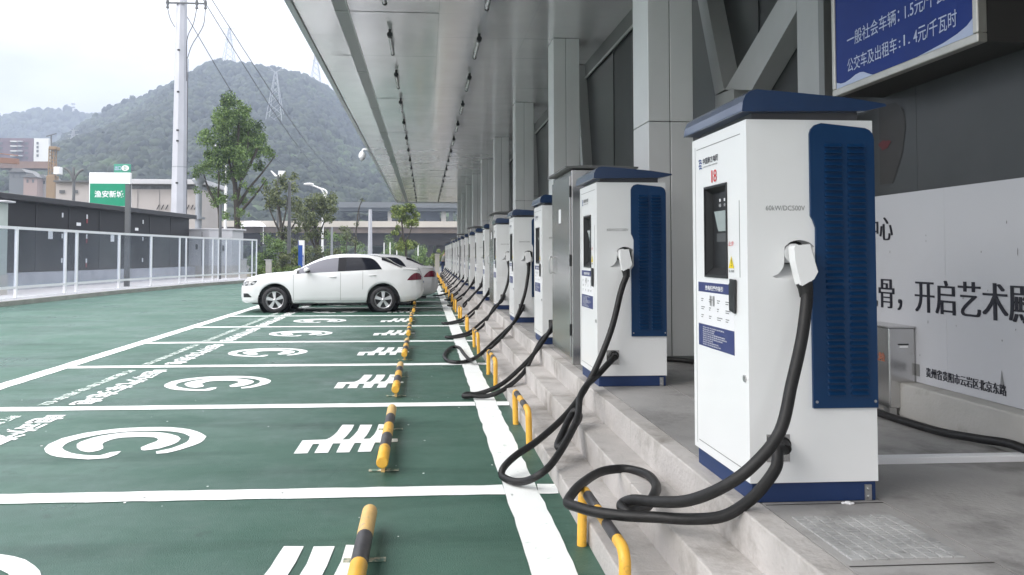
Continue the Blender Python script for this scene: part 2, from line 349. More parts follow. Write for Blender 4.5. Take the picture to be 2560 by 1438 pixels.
for k in range(NB+1):
    dy = PITCH*(k-1); g = MB()
    if k in (1,): jx = 0
    elif k == 0: jx = .05
    else: jx = random.uniform(-.03, .03)
    wob = lambda u, v: (u+jx+.004*mn.noise((u*9, v*9+k*7, 0)), v+dy+.006*mn.noise((u*9+40, v*9+k*7, 3)), Z1)
    if k < 12:
        for E in (E1, E2, E3):
            if E is E3 and k == 0: jx = 0
            g.sheet(E, wob)
    t = MB()
    yb = 4.66+PITCH*(k)+.18                     # second bay surveyed at 7.52-9.72
    put_text(g, '电动汽车充电', lambda u, v: (-3.28+v, yb+2.2-u+dy*0-PITCH, Z1), 0, 0, 2.2, .25, bold=.03)
    if k > 0 or True:
        put_text(t, '新能源汽车专用车位', lambda u, v: (-3.54+v, yb+2.2-u-PITCH, Z1), 0, 0, 2.2, .12, bold=.02)
    tag(g.build('bay_symbols', M_white), kind='structure'); tag(t.build('bay_lettering', M_faint), kind='structure')
# specks of dropped paint
g = MB()
for i in range(60):
    x, y = random.uniform(-4, .7), random.uniform(2, 9)
    r = random.uniform(.003, .009); n = 5
    g.add([(x+r*random.uniform(.5,1.5)*math.cos(2*math.pi*j/n), y+r*1.5*math.sin(2*math.pi*j/n), Z1) for j in range(n)], [tuple(range(n))])
o = g.build('paint_specks', M_white); tag(o, kind='stuff')

# ------------------------------------------------------------------ steps, platform
PZ, YN, YF = .43, -3.5, 51.
g = MB(); prof = [(.78, 0, 1.0, .11), (1.0, 0, 1.18, .27)]
y = YN; k = 0
while y < YF:
    L = 1.33
    g.box((.78, y+.002, -.02), (1.005, y+L-.002, .11+.002*math.sin(k*2.1)))
    g.box((1.0, y+.66+.002, -.02), (1.185, y+.66+L-.002, .27+.002*math.sin(k*1.3)))
    y += L; k += 1
tag(g.build('steps', M_step, bevel=.007), kind='structure')
g = MB(); y = YN
while y < YF:
    g.box((1.18, y+.002, -.02), (1.285, y+2.66-.002, PZ)); y += 2.66
tag(g.build('platform_kerb', M_step, bevel=.006), kind='structure')
g = MB(); g.box((1.29, YN, -.02), (1.756, YF, PZ-.001)); g.box((1.764, YN, -.02), (2.94, YF, PZ-.001)); tag(g.build('platform', M_floor), kind='structure')
g = MB(); g.box((1.285, YN, -.02), (1.29, YF, PZ-.008)); g.box((1.756, YN, -.02), (1.764, YF, PZ-.008))
for yy in (2.02, 2.34, 2.93):
    g.box((1.292, yy, PZ), (1.755, yy+.004, PZ+.0015))
tag(g.build('platform_joints', M_joint), kind='structure')
g = MB()
for i in range(9):
    for j in range(10):
        x0 = 1.325+i*.042; y0 = 2.39+j*.0405
        g.box((x0, y0, PZ-.004), (x0+.038, y0+.0365, PZ+.0035+random.uniform(-.001, .001)))
o = g.build('inspection_cover', M_cover, bevel=.002, seg=1); tag(o, 'studded grey concrete inspection cover set in the platform before the nearest charger', 'cover')
g = MB(); g.box((1.80, 3.46, PZ-.005), (2.925, 3.515, PZ+.03)); tag(g.build('floor_conduit', M_print, bevel=.006), 'flat white conduit strip crossing the platform floor', 'conduit')
# crumb of mortar
g = MB(); [g.ball((1.61+dx, 2.925+dy, PZ+r_*.5), (r_*1.6, r_, r_*.8), 7, 5) for dx, dy, r_ in ((0,0,.009),(.016,-.004,.006),(-.015,.003,.006),(.004,-.01,.005))]
tag(g.build('mortar_crumb', M_print), 'small white lump of mortar at the foot of the nearest charger', 'debris')

# ------------------------------------------------------------------ facade wall, columns, braces, board
WX = 2.93
wall = thing('facade_wall', 'long charcoal station wall behind the charger row', 'wall', (WX, 0, PZ))
g = MB(); y = YN
while y < YF:
    g.box((0, y+.0012, 0), (.25, min(y+2.66, YF)-.0012, 4.15)); y += 2.66
g.box((.02, YN, 0), (.3, YF, 4.15)); g.build('cladding', M_dwall, wall)
g = MB(); g.box((-.03, YN, 4.15), (.3, YF, 4.45)); g.build('fascia', mat('fascia_grey', (.13,.132,.13), .5, var=.06), wall)
g = MB(); g.box((-.05, YN, 4.12), (-.032, YF, 4.165)); g.build('trim', M_trim, wall)
g = MB(); y = 6.3
while y < YF:
    g.box((-.012, y+.35, 0), (-.002, min(y+4.6, YF), 4.1)); y += 5.32
g.build('dark_panel', M_dpan, wall)
bx = 2.75-WX
def brace(poly, t=.17, name='brace'):
    m = MB(); m.prism(poly, lambda u, v, q: (bx+q, u, v-PZ), 0, t); m.build(name, M_brace, wall, bevel=.01)
brace([(7.25,PZ),(6.80,PZ),(6.80,2.87),(7.25,2.89)])
brace([(7.25,2.90),(7.03,2.90),(7.86,4.84),(8.08,4.84)])
brace([(7.0,2.90),(6.42,2.77),(5.60,3.19),(5.60,3.50)])
brace([(5.595,PZ),(5.234,PZ),(5.234,4.84),(5.595,4.84)], .16)
brace([(13.72,2.9),(13.52,2.9),(14.05,4.84),(14.25,4.84)])
brace([(13.72,PZ),(13.50,PZ),(13.50,2.88),(13.72,2.88)])
for k in range(2, 8):
    y0 = 7.05+6.5*k
    brace([(y0+.2,2.9),(y0,2.9),(y0+.53,4.84),(y0+.73,4.84)]); brace([(y0+.2,PZ),(y0,PZ),(y0,2.88),(y0+.2,2.88)])
g = MB(); g.box((bx-.03, 5.15, .0), (bx+.02, 5.225, 4.3)); g.build('edge_strip', M_gut, wall)
g = MB(); g.box((-.13, YN, -.002), (-.002, 6.4, .195)); g.build('plinth', M_plinth, wall, bevel=.01)
# stain of chipped render and a red paint mark beside the sign
g = MB()
st = [(4.86,1.83),(4.72,1.83),(4.62,2.0),(4.58,2.16),(4.60,2.27),(4.68,2.33),(4.86,2.34)]
g.sheet(st, lambda u, v: (-.003, u, v-PZ)); g.build('dark_stain', M_sside, wall)
g = MB(); g.sheet([(4.80+.06*math.cos(a)*(1+.3*math.sin(3*a)), 2.08+.03*math.sin(a)*(1+.2*math.cos(5*a))) for a in np.linspace(0, 6.0, 14)], lambda u, v: (-.006, u, v-PZ))
g.build('red_mark', mat('faded_red', (.10, .022, .026), .7), wall)
NC = 9
col0 = thing('facade_column', 'near grey clad column between the two nearest chargers', 'column', (0, 0, 0), 'clad columns along the facade')
g = MB(); g.box((2.052, .012, PZ), (2.448, .508, 4.86)); g.build('core', M_joint, col0)
g = MB()
for z0, z1 in ((PZ, 2.60), (2.606, 4.845)):
    g.box((2.04, 0, z0), (2.2415, .52, z1)); g.box((2.2475, 0, z0), (2.46, .52, z1))
g.build('cladding', M_clad, col0, bevel=.006)
g = MB(); g.box((2.025, -.012, PZ), (2.475, .532, PZ+.03)); g.build('foot_plate', M_gut, col0)
for k in range(NC):
    o = col0 if k == 0 else copy_tree(col0)
    o.location = (0, 7.04+5.32*k, 0)
    if k: o['label'] = 'grey clad facade column, %s along the row from the camera' % ORD[k]
# hoarding
board = thing('hoarding_board', 'white hoarding with black characters fixed low on the charcoal wall', 'hoarding', (WX-.03, 0, 0))
g = MB()
for y0, y1 in ((-1.2,.6),(.601,2.4),(2.401,4.2),(4.201,6.0)): g.box((0, y0, .628), (.027, y1, 1.755))
g.build('board', M_board, board)
bf = lambda u, v: (-.002, u, v)
g = MB()
def wl(txt, yl, yr, z0, z1, bold=.02):
    em = (yl-yr)/len(txt)
    for q in range(5):
        sh = em*.019*(q-2); put_text(g, txt, lambda u, v: (-.002-.0004*q, yl-u+sh, v), 0, z0, yl-yr, z1-z0, bold=bold)
wl('艺术中心', 5.26, 4.69, 1.468, 1.622, -.008)
wl('传承风骨，开启艺术殿堂', 5.42, 3.36, 1.04, 1.235, -.008)
wl('贵州省贵阳市云岩区北京东路', 4.385, 3.755, .672, .728, -.004)
g.build('lettering', M_pblack, board)
g = MB()
g.sheet([(4.52,.735),(4.445,.735),(4.445,.665),(4.52,.665)], bf); g.build('pin_mark', M_grey, board)
g = MB()
for i in range(22):
    yy, zz = random.uniform(3.3, 4.9), random.uniform(.7, 1.6); hh = random.choice((.012, .02, .045)); ww = random.uniform(.003, .008)
    g.sheet([(yy, zz), (yy+ww, zz+hh*.3), (yy+ww*.6, zz+hh), (yy-.002, zz+hh*.8)], bf)
g.sheet([(3.80,.70),(3.765,.71),(3.785,.80)], bf)
g.build('scuffs', M_grey, board)
# small steel box at the wall
eb = thing('steel_box', 'small stainless electrical box on feet against the hoarding', 'electrical box', (0, 0, 0))
g = MB(); g.box((2.735, 4.48, .475), (2.896, 4.82, .945)); g.build('body', M_steel, eb, bevel=.006)
g = MB(); g.box((2.725, 4.47, .946), (2.898, 4.83, .955)); g.build('lid', M_steel, eb, bevel=.003)
for xx in (2.76, 2.86):
    g = MB(); g.box((xx-.022, 4.49, PZ), (xx+.022, 4.55, .474)); g.build('foot', M_zinc, eb)
g = MB(); g.box((2.79, 4.4775, .845), (2.855, 4.479, .853)); g.box((2.80, 4.476, .83), (2.85, 4.479, .842), 1); g.build('hasp', [M_dark, M_print], eb)
g = MB(); put_text(g, '高压危险', lambda u, v: (2.7335, 4.80-u, v), .02, .74, .26, .055, bold=.02); g.build('lettering', mat('faded_orange', (.38, .13, .07), .6), eb)
# floor cable
g = MB(); g.tube(spline([(1.95,6.95,.455),(2.3,6.72,.455),(2.5,6.0,.455),(2.6,5.2,.455),(2.645,4.6,.455),(2.655,4.25,.455),(2.68,3.95,.458),(2.715,3.72,.475),(2.765,3.55,.485),(2.79,3.35,.46),(2.8,2.9,.455),(2.7,2.0,.455)]), .021, 10)
tag(g.build('floor_cable', M_blk), 'thick black cable lying along the platform floor by the wall', 'cable')
# ------------------------------------------------------------------ hanging price sign
sg = thing('price_sign', 'blue price sign in steel frame high on the charcoal wall', 'sign', (0, 0, 0))
sx = 2.60; y0, y1, zb, zt = 3.50, 4.83, 2.385, 3.45
g = MB(); g.box((sx+.03, y0+.004, zb+.004), (2.928, y1-.004, zt)); g.build('box', M_sside, sg)
g = MB(); f = .045
g.box((sx, y0, zb), (sx+.05, y1, zb+f)); g.box((sx, y0, zt), (sx+.05, y1, zt+f)); g.box((sx, y0, zb+f), (sx+.05, y0+f*.8, zt)); g.box((sx, y1-f*.8, zb+f), (sx+.05, y1, zt))
g.build('frame', M_sframe, sg, bevel=.006)
g = MB(); g.box((sx+.012, y0+f*.8, zb+f), (sx+.028, y1-f*.8, zt)); g.build('panel', M_sign, sg)
sf = lambda u, v: (sx+.0105, u, v)
g = MB(); L0, L1 = y1-f*.8-.001, y0+f*.8+.001; B0 = zb+f+.001
wav = [(L0,B0)]+[(L0-t*.30, B0+.075-.035*math.sin(t*3.1)*1.0+.05*max(0, math.sin((t-.35)*4.2)) if t < 1 else B0) for t in np.linspace(0, 1, 14)]
wav = [(L0,B0),(L0,B0+.042),(L0-.05,B0+.026),(L0-.10,B0+.022),(L0-.16,B0+.030),(L0-.22,B0+.044),(L0-.27,B0+.047),(L0-.31,B0+.040),(L0-.35,B0+.022),(L0-.39,B0+.006),(L0-.41,B0)]
wr = [(L1,B0),(L1,B0+.085),(L1+.05,B0+.055),(L1+.12,B0+.035),(L1+.22,B0+.018),(L1+.34,B0+.008),(L1+.45,B0)]
g.sheet(wav, sf); g.build('wave_band', M_signw, sg); g = MB(); g.sheet(wr, sf); g.build('wave_band', M_signw, sg)
g = MB(); sf2 = lambda u, v: (sx+.009, u, v)
def sl(txt, yl, yr, z0, z1): put_text(g, txt, lambda u, v: (sx+.009, yl-u, v), 0, z0, yl-yr, z1-z0, bold=.004)
sl('公交车及出租车', 4.66, 4.15, 2.505, 2.592); sl(':1.', 4.13, 4.03, 2.52, 2.58); sl('4元/千瓦时', 4.0, 3.655, 2.505, 2.592)
sl('一般社会车辆：', 4.66, 4.12, 2.66, 2.75); sl('1.5元/千瓦时', 4.07, 3.655, 2.66, 2.75)
sl('充电收费标准', 4.62, 3.7, 2.95, 3.15)
g.build('lettering', M_signw, sg)

# ------------------------------------------------------------------ canopy
ZC = 4.85; EX = -1.86
can = thing('canopy_roof', 'wide grey metal canopy over the parking bays and chargers', 'canopy', (0, 0, ZC))
g = MB(); xs = [EX, -1.285, None, -1.10, .19, 1.58, 2.98]; y = -3.8; k = 0
strips = [(EX+.04, -1.285), (-1.095, .19), (.193, 1.58), (1.583, 2.98)]
while y < 52:
    for a, b in strips:
        dz = random.uniform(-.002, .002); t = random.uniform(-.004, .004); t2 = random.uniform(-.005, .005)
        g.add([(a,y+.0025,dz+t),(b,y+.0025,dz-t),(b,y+1.2475,dz-t+t2),(a,y+1.2475,dz+t+t2)], [(0,3,2,1)])
    y += 1.25
g.build('soffit_panels', M_soffit, can)
g = MB(); g.box((EX, -3.8, .012), (3.2, 52.2, .45)); g.build('roof_deck', M_neck, can)
g = MB(); g.box((-1.283, -3.8, .004), (-1.10, 52.2, .011)); g.build('gutter_strip', M_gut, can)
g = MB(); y = -3.8
while y < 52:
    g.box((-1.30, y, -.006), (-1.08, y+.03, .003)); y += 3.75
g.box((-1.10, -3.8, -.012), (-1.085, 52.2, .003)); g.build('gutter_clip', M_trim, can)
g = MB(); g.box((EX-.03, -3.8, -.035), (EX+.035, 52.2, .5)); g.box((EX-.09, -3.8, .03), (EX-.031, 52.2, .5)); g.build('fascia', M_pale, can, bevel=.008)
g = MB(); g.box((EX, 52.2, -.05), (3.2, 52.35, .5)); g.build('end_fascia', M_pale, can)
# roof the fascia is carried by wall and columns; lamps hang below
lamp0 = thing('ceiling_lamp', 'grey tube lamp under the canopy', 'lamp', (0, 0, 0), 'tube lamps under the canopy')
g = MB(); g.tube([(0,-.55,-.085),(0,.55,-.085)], .030, 12); g.build('tube', M_steel, lamp0)
g = MB(); g.tube([(0,-.63,-.085),(0,-.53,-.085)], .042, 12); g.build('end_cap', M_dark, lamp0)
g = MB(); g.tube([(0,.53,-.085),(0,.58,-.085)], .034, 12); g.build('end_cap', M_dark, lamp0)
for yy in (-.58, .55):
    g = MB(); g.box((-.02, yy-.02, -.08), (.02, yy+.02, .006)); g.build('bracket', M_dark, lamp0)
first = True
for row, X, Y0, nm in ((0, -.55, 9.95, 'nearer the open edge'), (1, .84, 10.1, 'nearer the columns')):
    for k in range(16):
        o = lamp0 if first else copy_tree(lamp0); first = False
        o.location = (X, Y0+PITCH*k*1.012, ZC-.004)
        o['label'] = 'dark tube lamp under the canopy, %s of the row %s' % (ORD[k], nm)
dc = thing('dome_camera', 'white dome security camera on a bent arm at the canopy edge', 'security camera', at(922, 376, 26.0))
g = MB(); g.tube(spline([(.02,0,.02),(-.1,0,.03),(-.19,0,.02),(-.22,0,-.06)], 5), .028, 10); g.build('arm', M_wht, dc)
g = MB(); g.tube([(-.22,0,-.05),(-.22,0,-.12),(-.22,0,-.20),(-.22,0,-.25)], [.06,.10,.115,.10], 16); g.build('housing', M_wht, dc)
g = MB(); g.ball((-.22,0,-.27), (.085,.085,.085)); g.build('dome', mat('smoked_dome', (.5,.5,.52), .15), dc)

# ------------------------------------------------------------------ charging pedestals
CXF, CXB = 1.24, 1.748                      # front (lot side) and back of a pedestal
HB, HW, HT = .077, .077, 1.475              # base height, white from/to (above platform)
DW = .615
def N2(y, z): return ((2.95+y)*.98-2.95, 1.38+(z-1.38)*.98-PZ)   # survey of the front face -> local (y,z)
ch0 = thing('charging_pedestal', 'nearest white charging pedestal with red number 18 and blue cap', 'charging pedestal', (0, 0, 0), 'charging pedestals in a row on the platform')
sidef = lambda u, v: (u-CXF, 0, v-PZ); x_ = lambda u: u-CXF
# shell: near side with plug recess, front with screen recess
g = MB(); Wd = CXB-CXF
hole = [(1.385,1.345),(1.388,1.41),(1.409,1.428),(1.43,1.435),(1.448,1.437),(1.47,1.434),(1.488,1.427),(1.507,1.412),(1.507,1.29),(1.45,1.285),(1.40,1.284),(1.35,1.290),(1.338,1.297),(1.356,1.303),(1.370,1.315),(1.380,1.33)]
hole = [(a-CXF, b-PZ) for a, b in hole]
g.sheet([(0,HW),(Wd,HW),(Wd,HT),(0,HT)], lambda u, v: (u, 0, v), 0, [hole])
n = len(hole)
def dep(v): return .075 if v > .915 else max(.001, .075*(v-.855)/.06)
A = [(u, 0, v) for u, v in hole]; B = [(u, dep(v), v) for u, v in hole]
g.add(A+B, [(i, (i+1) % n, n+(i+1) % n, n+i) for i in range(n)], 0)
g.add([(1.32-CXF,.075,.80),(1.52-CXF,.075,.80),(1.52-CXF,.075,1.02),(1.32-CXF,.075,1.02)], [(0,1,2,3)], 1)
g.add([(1.33-CXF,.001,.852),(1.51-CXF,.001,.852),(1.51-CXF,.0755,.915),(1.33-CXF,.0755,.915)], [(0,1,2,3)], 0)
sh = [N2(.525,1.673), N2(.268,1.674), N2(.266,1.296), N2(.515,1.306)]
s0, s1, t0, t1 = .205, .448, .862, 1.238                  # screen opening y range / z range
g.sheet([(0,HW),(DW,HW),(DW,HT),(0,HT)], lambda u, v: (0, u, v), 0, [[(s0,t0),(s1,t0),(s1,t1),(s0,t1)]])
g.add([(Wd,0,HW),(Wd,DW,HW),(Wd,DW,HT),(Wd,0,HT)], [(0,1,2,3)]); g.add([(0,DW,HW),(Wd,DW,HW),(Wd,DW,HT),(0,DW,HT)], [(3,2,1,0)])
g.add([(0,0,HT),(Wd,0,HT),(Wd,DW,HT),(0,DW,HT)], [(0,1,2,3)])
g.build('cabinet', [M_cw, M_dark], ch0)
# front door seams
g = MB(); 
for z in (1.425, .115): g.box((-.0012, .06, z), (.001, .555, z+.003))
g.box((-.0012, .072, .86), (.001, .0755, 1.165)); g.box((-.0012, .575, .10), (.001, .5765, 1.44)); g.build('door_seam', M_grey, ch0)
g = MB(); g.tube([(.002,.035,.47),(-.006,.035,.47)], .013, 14); g.box((-.0075,.033,.462),(-.0055,.037,.478)); g.build('lock', M_zinc, ch0)
for zz, xx in ((.385,.262),(.385,.495)):
    g = MB(); g.tube([(xx,-.0115,zz),(xx,-.0145,zz)], .0055, 8); g.build('screw', M_zinc, ch0)
# screen recess
rc = MB(); D = .03
P = [(0,s0,t0),(0,s1,t0),(0,s1,t1),(0,s0,t1)]; Q = [(D,s0+.008,t0+.03),(D,s1-.008,t0+.03),(D,s1-.008,t1-.02),(D,s0+.008,t1-.02)]
rc.add(P+Q, [(i, (i+1) % 4, 4+(i+1) % 4, 4+i) for i in range(4)]+[(4,5,6,7)])
for a, b in (((-.006,s0-.008,t0-.01),(.004,s0,t1+.01)),((-.006,s1,t0-.01),(.004,s1+.008,t1+.01)),((-.006,s0,t0-.01),(.004,s1,t0)),((-.006,s0,t1),(.004,s1,t1+.01))): rc.box(a, b)
scr = rc.build('screen_bezel', M_dark, ch0)
q = MB(); q.add([(D-.004,.228,1.05),(D-.004,.368,1.05),(D-.024,.363,1.135),(D-.024,.231,1.135)], [(0,1,2,3)]); q.build('screen', M_lcd, scr)
q = MB(); q.add([(D-.002,.228,1.005),(D-.002,.393,1.005),(D-.002,.393,1.042),(D-.002,.228,1.042)], [(0,1,2,3)]); q.build('keypad', mat('keypad_grey', (.09,.095,.10), .3), scr)
q = MB()
for i in range(3): q.box((D-.004,.238+i*.052,1.178),(D-.001,.250+i*.052,1.19))
put_text(q, '电源', lambda u, v: (D-.003, .361-u, v), 0, 1.155, .025, .014); put_text(q, '充电', lambda u, v: (D-.003, .305-u, v), 0, 1.155, .025, .014); put_text(q, '故障', lambda u, v: (D-.003, .255-u, v), 0, 1.155, .025, .014)
q.build('indicator', M_print, scr)
q = MB(); ring = [(.243+.022*math.cos(a), .945+.034*math.sin(a)) for a in np.linspace(0, 2*math.pi, 24, endpoint=False)]; rin = [(.243+.019*math.cos(a), .945+.030*math.sin(a)) for a in np.linspace(0, 2*math.pi, 24, endpoint=False)]
q.sheet(ring, lambda u, v: (D-.004, u, v), 0, [rin])
for a, b in ((0,.01),(.006,-.008),(-.006,-.004)): q.ball((D-.004, .243+a, .945+b), (.002,.006,.009), 8, 6)
q.build('card_reader_mark', M_print, scr)
# logo, number, warning, label sheet
SHY = .057
ff = lambda u, v: (-.002, u-SHY, v)
def ft(mb, txt, yl, yr, z0, z1, m=0, bold=.0): put_text(mb, txt, lambda u, v: (-.002, yl-u-SHY, v), 0, z0, yl-yr, z1-z0, m, bold)
g = MB()
for i in range(4):
    z = 1.376-i*.012; sh_ = .006*(i % 2)
    g.sheet([(.583-sh_,z),(.566-sh_,z+.003),(.548-sh_,z-.002),(.548-sh_,z-.008),(.566-sh_,z-.004),(.583-sh_,z-.007)], ff)
g.build('emblem', M_logo, ch0)
g = MB(); ft(g, '中国南方电网', .530, .35, 1.35, 1.379, bold=.015); ft(g, 'CHINA SOUTHERN POWER GRID', .53, .355, 1.336, 1.342, bold=.01); g.build('lettering', M_pblack, ch0)
g = MB(); ft(g, '1', .428, .414, 1.262, 1.315, bold=.004); ft(g, '8', .403, .366, 1.262, 1.315, bold=.004); g.build('number', M_pred, ch0)
g = MB(); tri = [(.243,.895),(.187,.895),(.215,.945)]; g.sheet(tri, ff, 0); ft(g, '!', .219, .211, .902, .932, 1, .02); ft(g, '止步', .243, .187, .985, 1.005, 2); ft(g, '当心触电', .243, .187, .878, .889, 1); g.build('warning_mark', [M_pyel, M_pblack, M_pred], ch0)
lb = MB(); lb.box((-.0015,.19-SHY,.545), (.0005,.602-SHY,.828)); lab = lb.build('label_sheet', M_print, ch0)
g = MB(); g.sheet([(.602,.785),(.19,.785),(.19,.828),(.602,.828)], ff); g.sheet([(.602,.545),(.19,.545),(.19,.642),(.602,.642)], ff); g.build('blue_band', M_pblue, lab)
g = MB(); f3 = lambda u, v: (-.0025, u-SHY, v); put_text(g, '充电桩操作指引', lambda u, v: (-.003, .515-u-SHY, v), 0, .794, .21, .022, bold=.02)
for i in range(9):
    L = random.uniform(.1, .28); put_text(g, '电动汽车充电使用说明请按提示操作'[:max(4, int(L*50))], lambda u, v: (-.003, .545-u-SHY, v), 0, .626-i*.0092, L, .006)
g.build('white_print', M_print, lab)
g = MB(); random.seed(3)
for a in (.46, .425): 
    for i in range(4): g.sheet([(a-.006*i,.728),(a-.006*i-.003,.728),(a-.006*i-.003,.772),(a-.006*i,.772)], f3)
for r in range(3):
    for c in range(4):
        yy = .565-c*.095; zz = .752-r*.036; L = random.uniform(.02, .06)
        g.sheet([(yy,zz),(yy-L,zz),(yy-L,zz+.004),(yy,zz+.004)], f3); g.sheet([(yy,zz-.009),(yy-L*.7,zz-.009),(yy-L*.7,zz-.005),(yy,zz-.005)], f3)
g.build('black_print', M_grey, lab)
g = MB(); g.prism([(.232,.745),(.178,.735),(.172,.87),(.225,.872),(.226,.855),(.234,.85)], lambda u, v, t: (-.012+t*.6, u-.07, v-.02), 0, .012); g.build('card_holder', M_dark, ch0, bevel=.002)
# louvre panel on the near side
blue = [(1.489,.79),(1.747,.79),(1.7475,1.83),(1.742,1.852),(1.730,1.866),(1.712,1.874),(1.55,1.890),(1.535,1.8915),(1.510,1.884),(1.495,1.868),(1.489,1.85),(1.489,1.530),(1.499,1.512),(1.5085,1.485),(1.5085,1.30),(1.489,1.27)]
g = MB(); g.prism([(a-CXF, b-PZ) for a, b in blue], lambda u, v, t: (u, -t, v), .0005, .012)
for r in range(41):
    z = .415+r*.0239
    for x0, x1 in ((1.545,1.614),(1.638,1.706)):
        a, b = x0-CXF, x1-CXF
        g.add([(a,-.012,z+.010),(b,-.012,z+.010),(b,-.028,z-.004),(a,-.028,z-.004),(a,-.012,z-.004),(b,-.012,z-.004)], [(0,3,2,1),(3,4,5,2),(0,4,3),(1,2,5)])
g.build('louvre_panel', M_cb, ch0, bevel=.0015, seg=1)
# base, bracket
g = MB(); g.box((.012,.012,0), (Wd-.004,DW-.012,HB+.002)); base = g.build('base', M_cbase, ch0, bevel=.003)
for xx in (.458,):
    b_ = MB(); b_.box((xx,.005,.0), (xx+.026,.0115,.062)); br = b_.build('bracket', M_zinc, base)
    for zz in (.045, .016):
        b_ = MB(); b_.tube([(xx+.014,.006,zz),(xx+.014,-.002,zz)], [.008,.006], 6); b_.build('bolt', M_zinc, base)
b_ = MB(); b_.box((.01,.02,0), (.045,.0119,.062)); 
# neck and cap
g = MB(); g.box((.03,.02,HT), (Wd-.05,DW-.03,HT+.04)); g.build('neck', M_neck, ch0)
M_cap = mat('cap_blue', (.006, .030, .095), .3, coat=.8, var=.1, vscale=4, spec=.6)
capo = [(1.212,1.930),(1.216,1.968),(1.228,1.995),(1.247,2.010),(1.272,2.0165),(1.45,2.004),(1.632,1.989),(1.785,1.967),(1.790,1.958),(1.705,1.938)]
g = MB(); g.prism([(a-CXF, b-PZ) for a, b in capo], lambda u, v, t: (u, t, v), -.03, DW+.035); g.build('cap', M_cap, ch0, bevel=.006)
# rating, socket
g = MB(); put_text(g, '60kW/DC500V', lambda u, v: (u, -.0015, v), .074, 1.121, .156, .019, bold=-.004); g.build('rating', M_grey, ch0)
g = MB(); g.box((.065,-.003,.158), (.157,.0005,.262)); g.build('socket_plate', M_steel, ch0, bevel=.001)
g = MB(); g.tube([(.118,.0,.228),(.118,-.03,.226)], [.034,.032], 16); g.tube([(.118,-.03,.226),(.116,-.055,.216)], [.026,.022], 14); g.build('gland', M_blk, ch0)
# plug
noz = [(1.437+(a-1.437)*.84, b) for a, b in [(1.385,1.352),(1.386,1.408),(1.398,1.418),(1.413,1.415),(1.462,1.42),(1.466,1.395),(1.484,1.315),(1.462,1.288),(1.402,1.262),(1.395,1.29)]]
g = MB(); g.prism([(a-CXF, b-PZ) for a, b in noz], lambda u, v, t: (u, -t-(.03*(1.0-v)/.15 if v < 1.0 else 0), v), .012, .062)
plug = g.build('plug', M_cw, ch0, bevel=.008, seg=3)
q = MB(); q.tube([(.185,.07,.955),(.185,.0,.955)], .038, 18); q.build('coupler', M_cw, plug)
q = MB(); q.tube([(.193,-.062,.842),(.196,-.066,.822),(.197,-.07,.79)], [.030,.027,.024], 16); q.build('collar', M_blk, plug)
q = MB(); q.box((.205,-.072,.868), (.232,-.063,.876)); q.build('trigger', M_grey, plug)
CABR = .022
NZ = (1.437, -.072, .79+PZ)
SK = (1.355, -.055, .645)
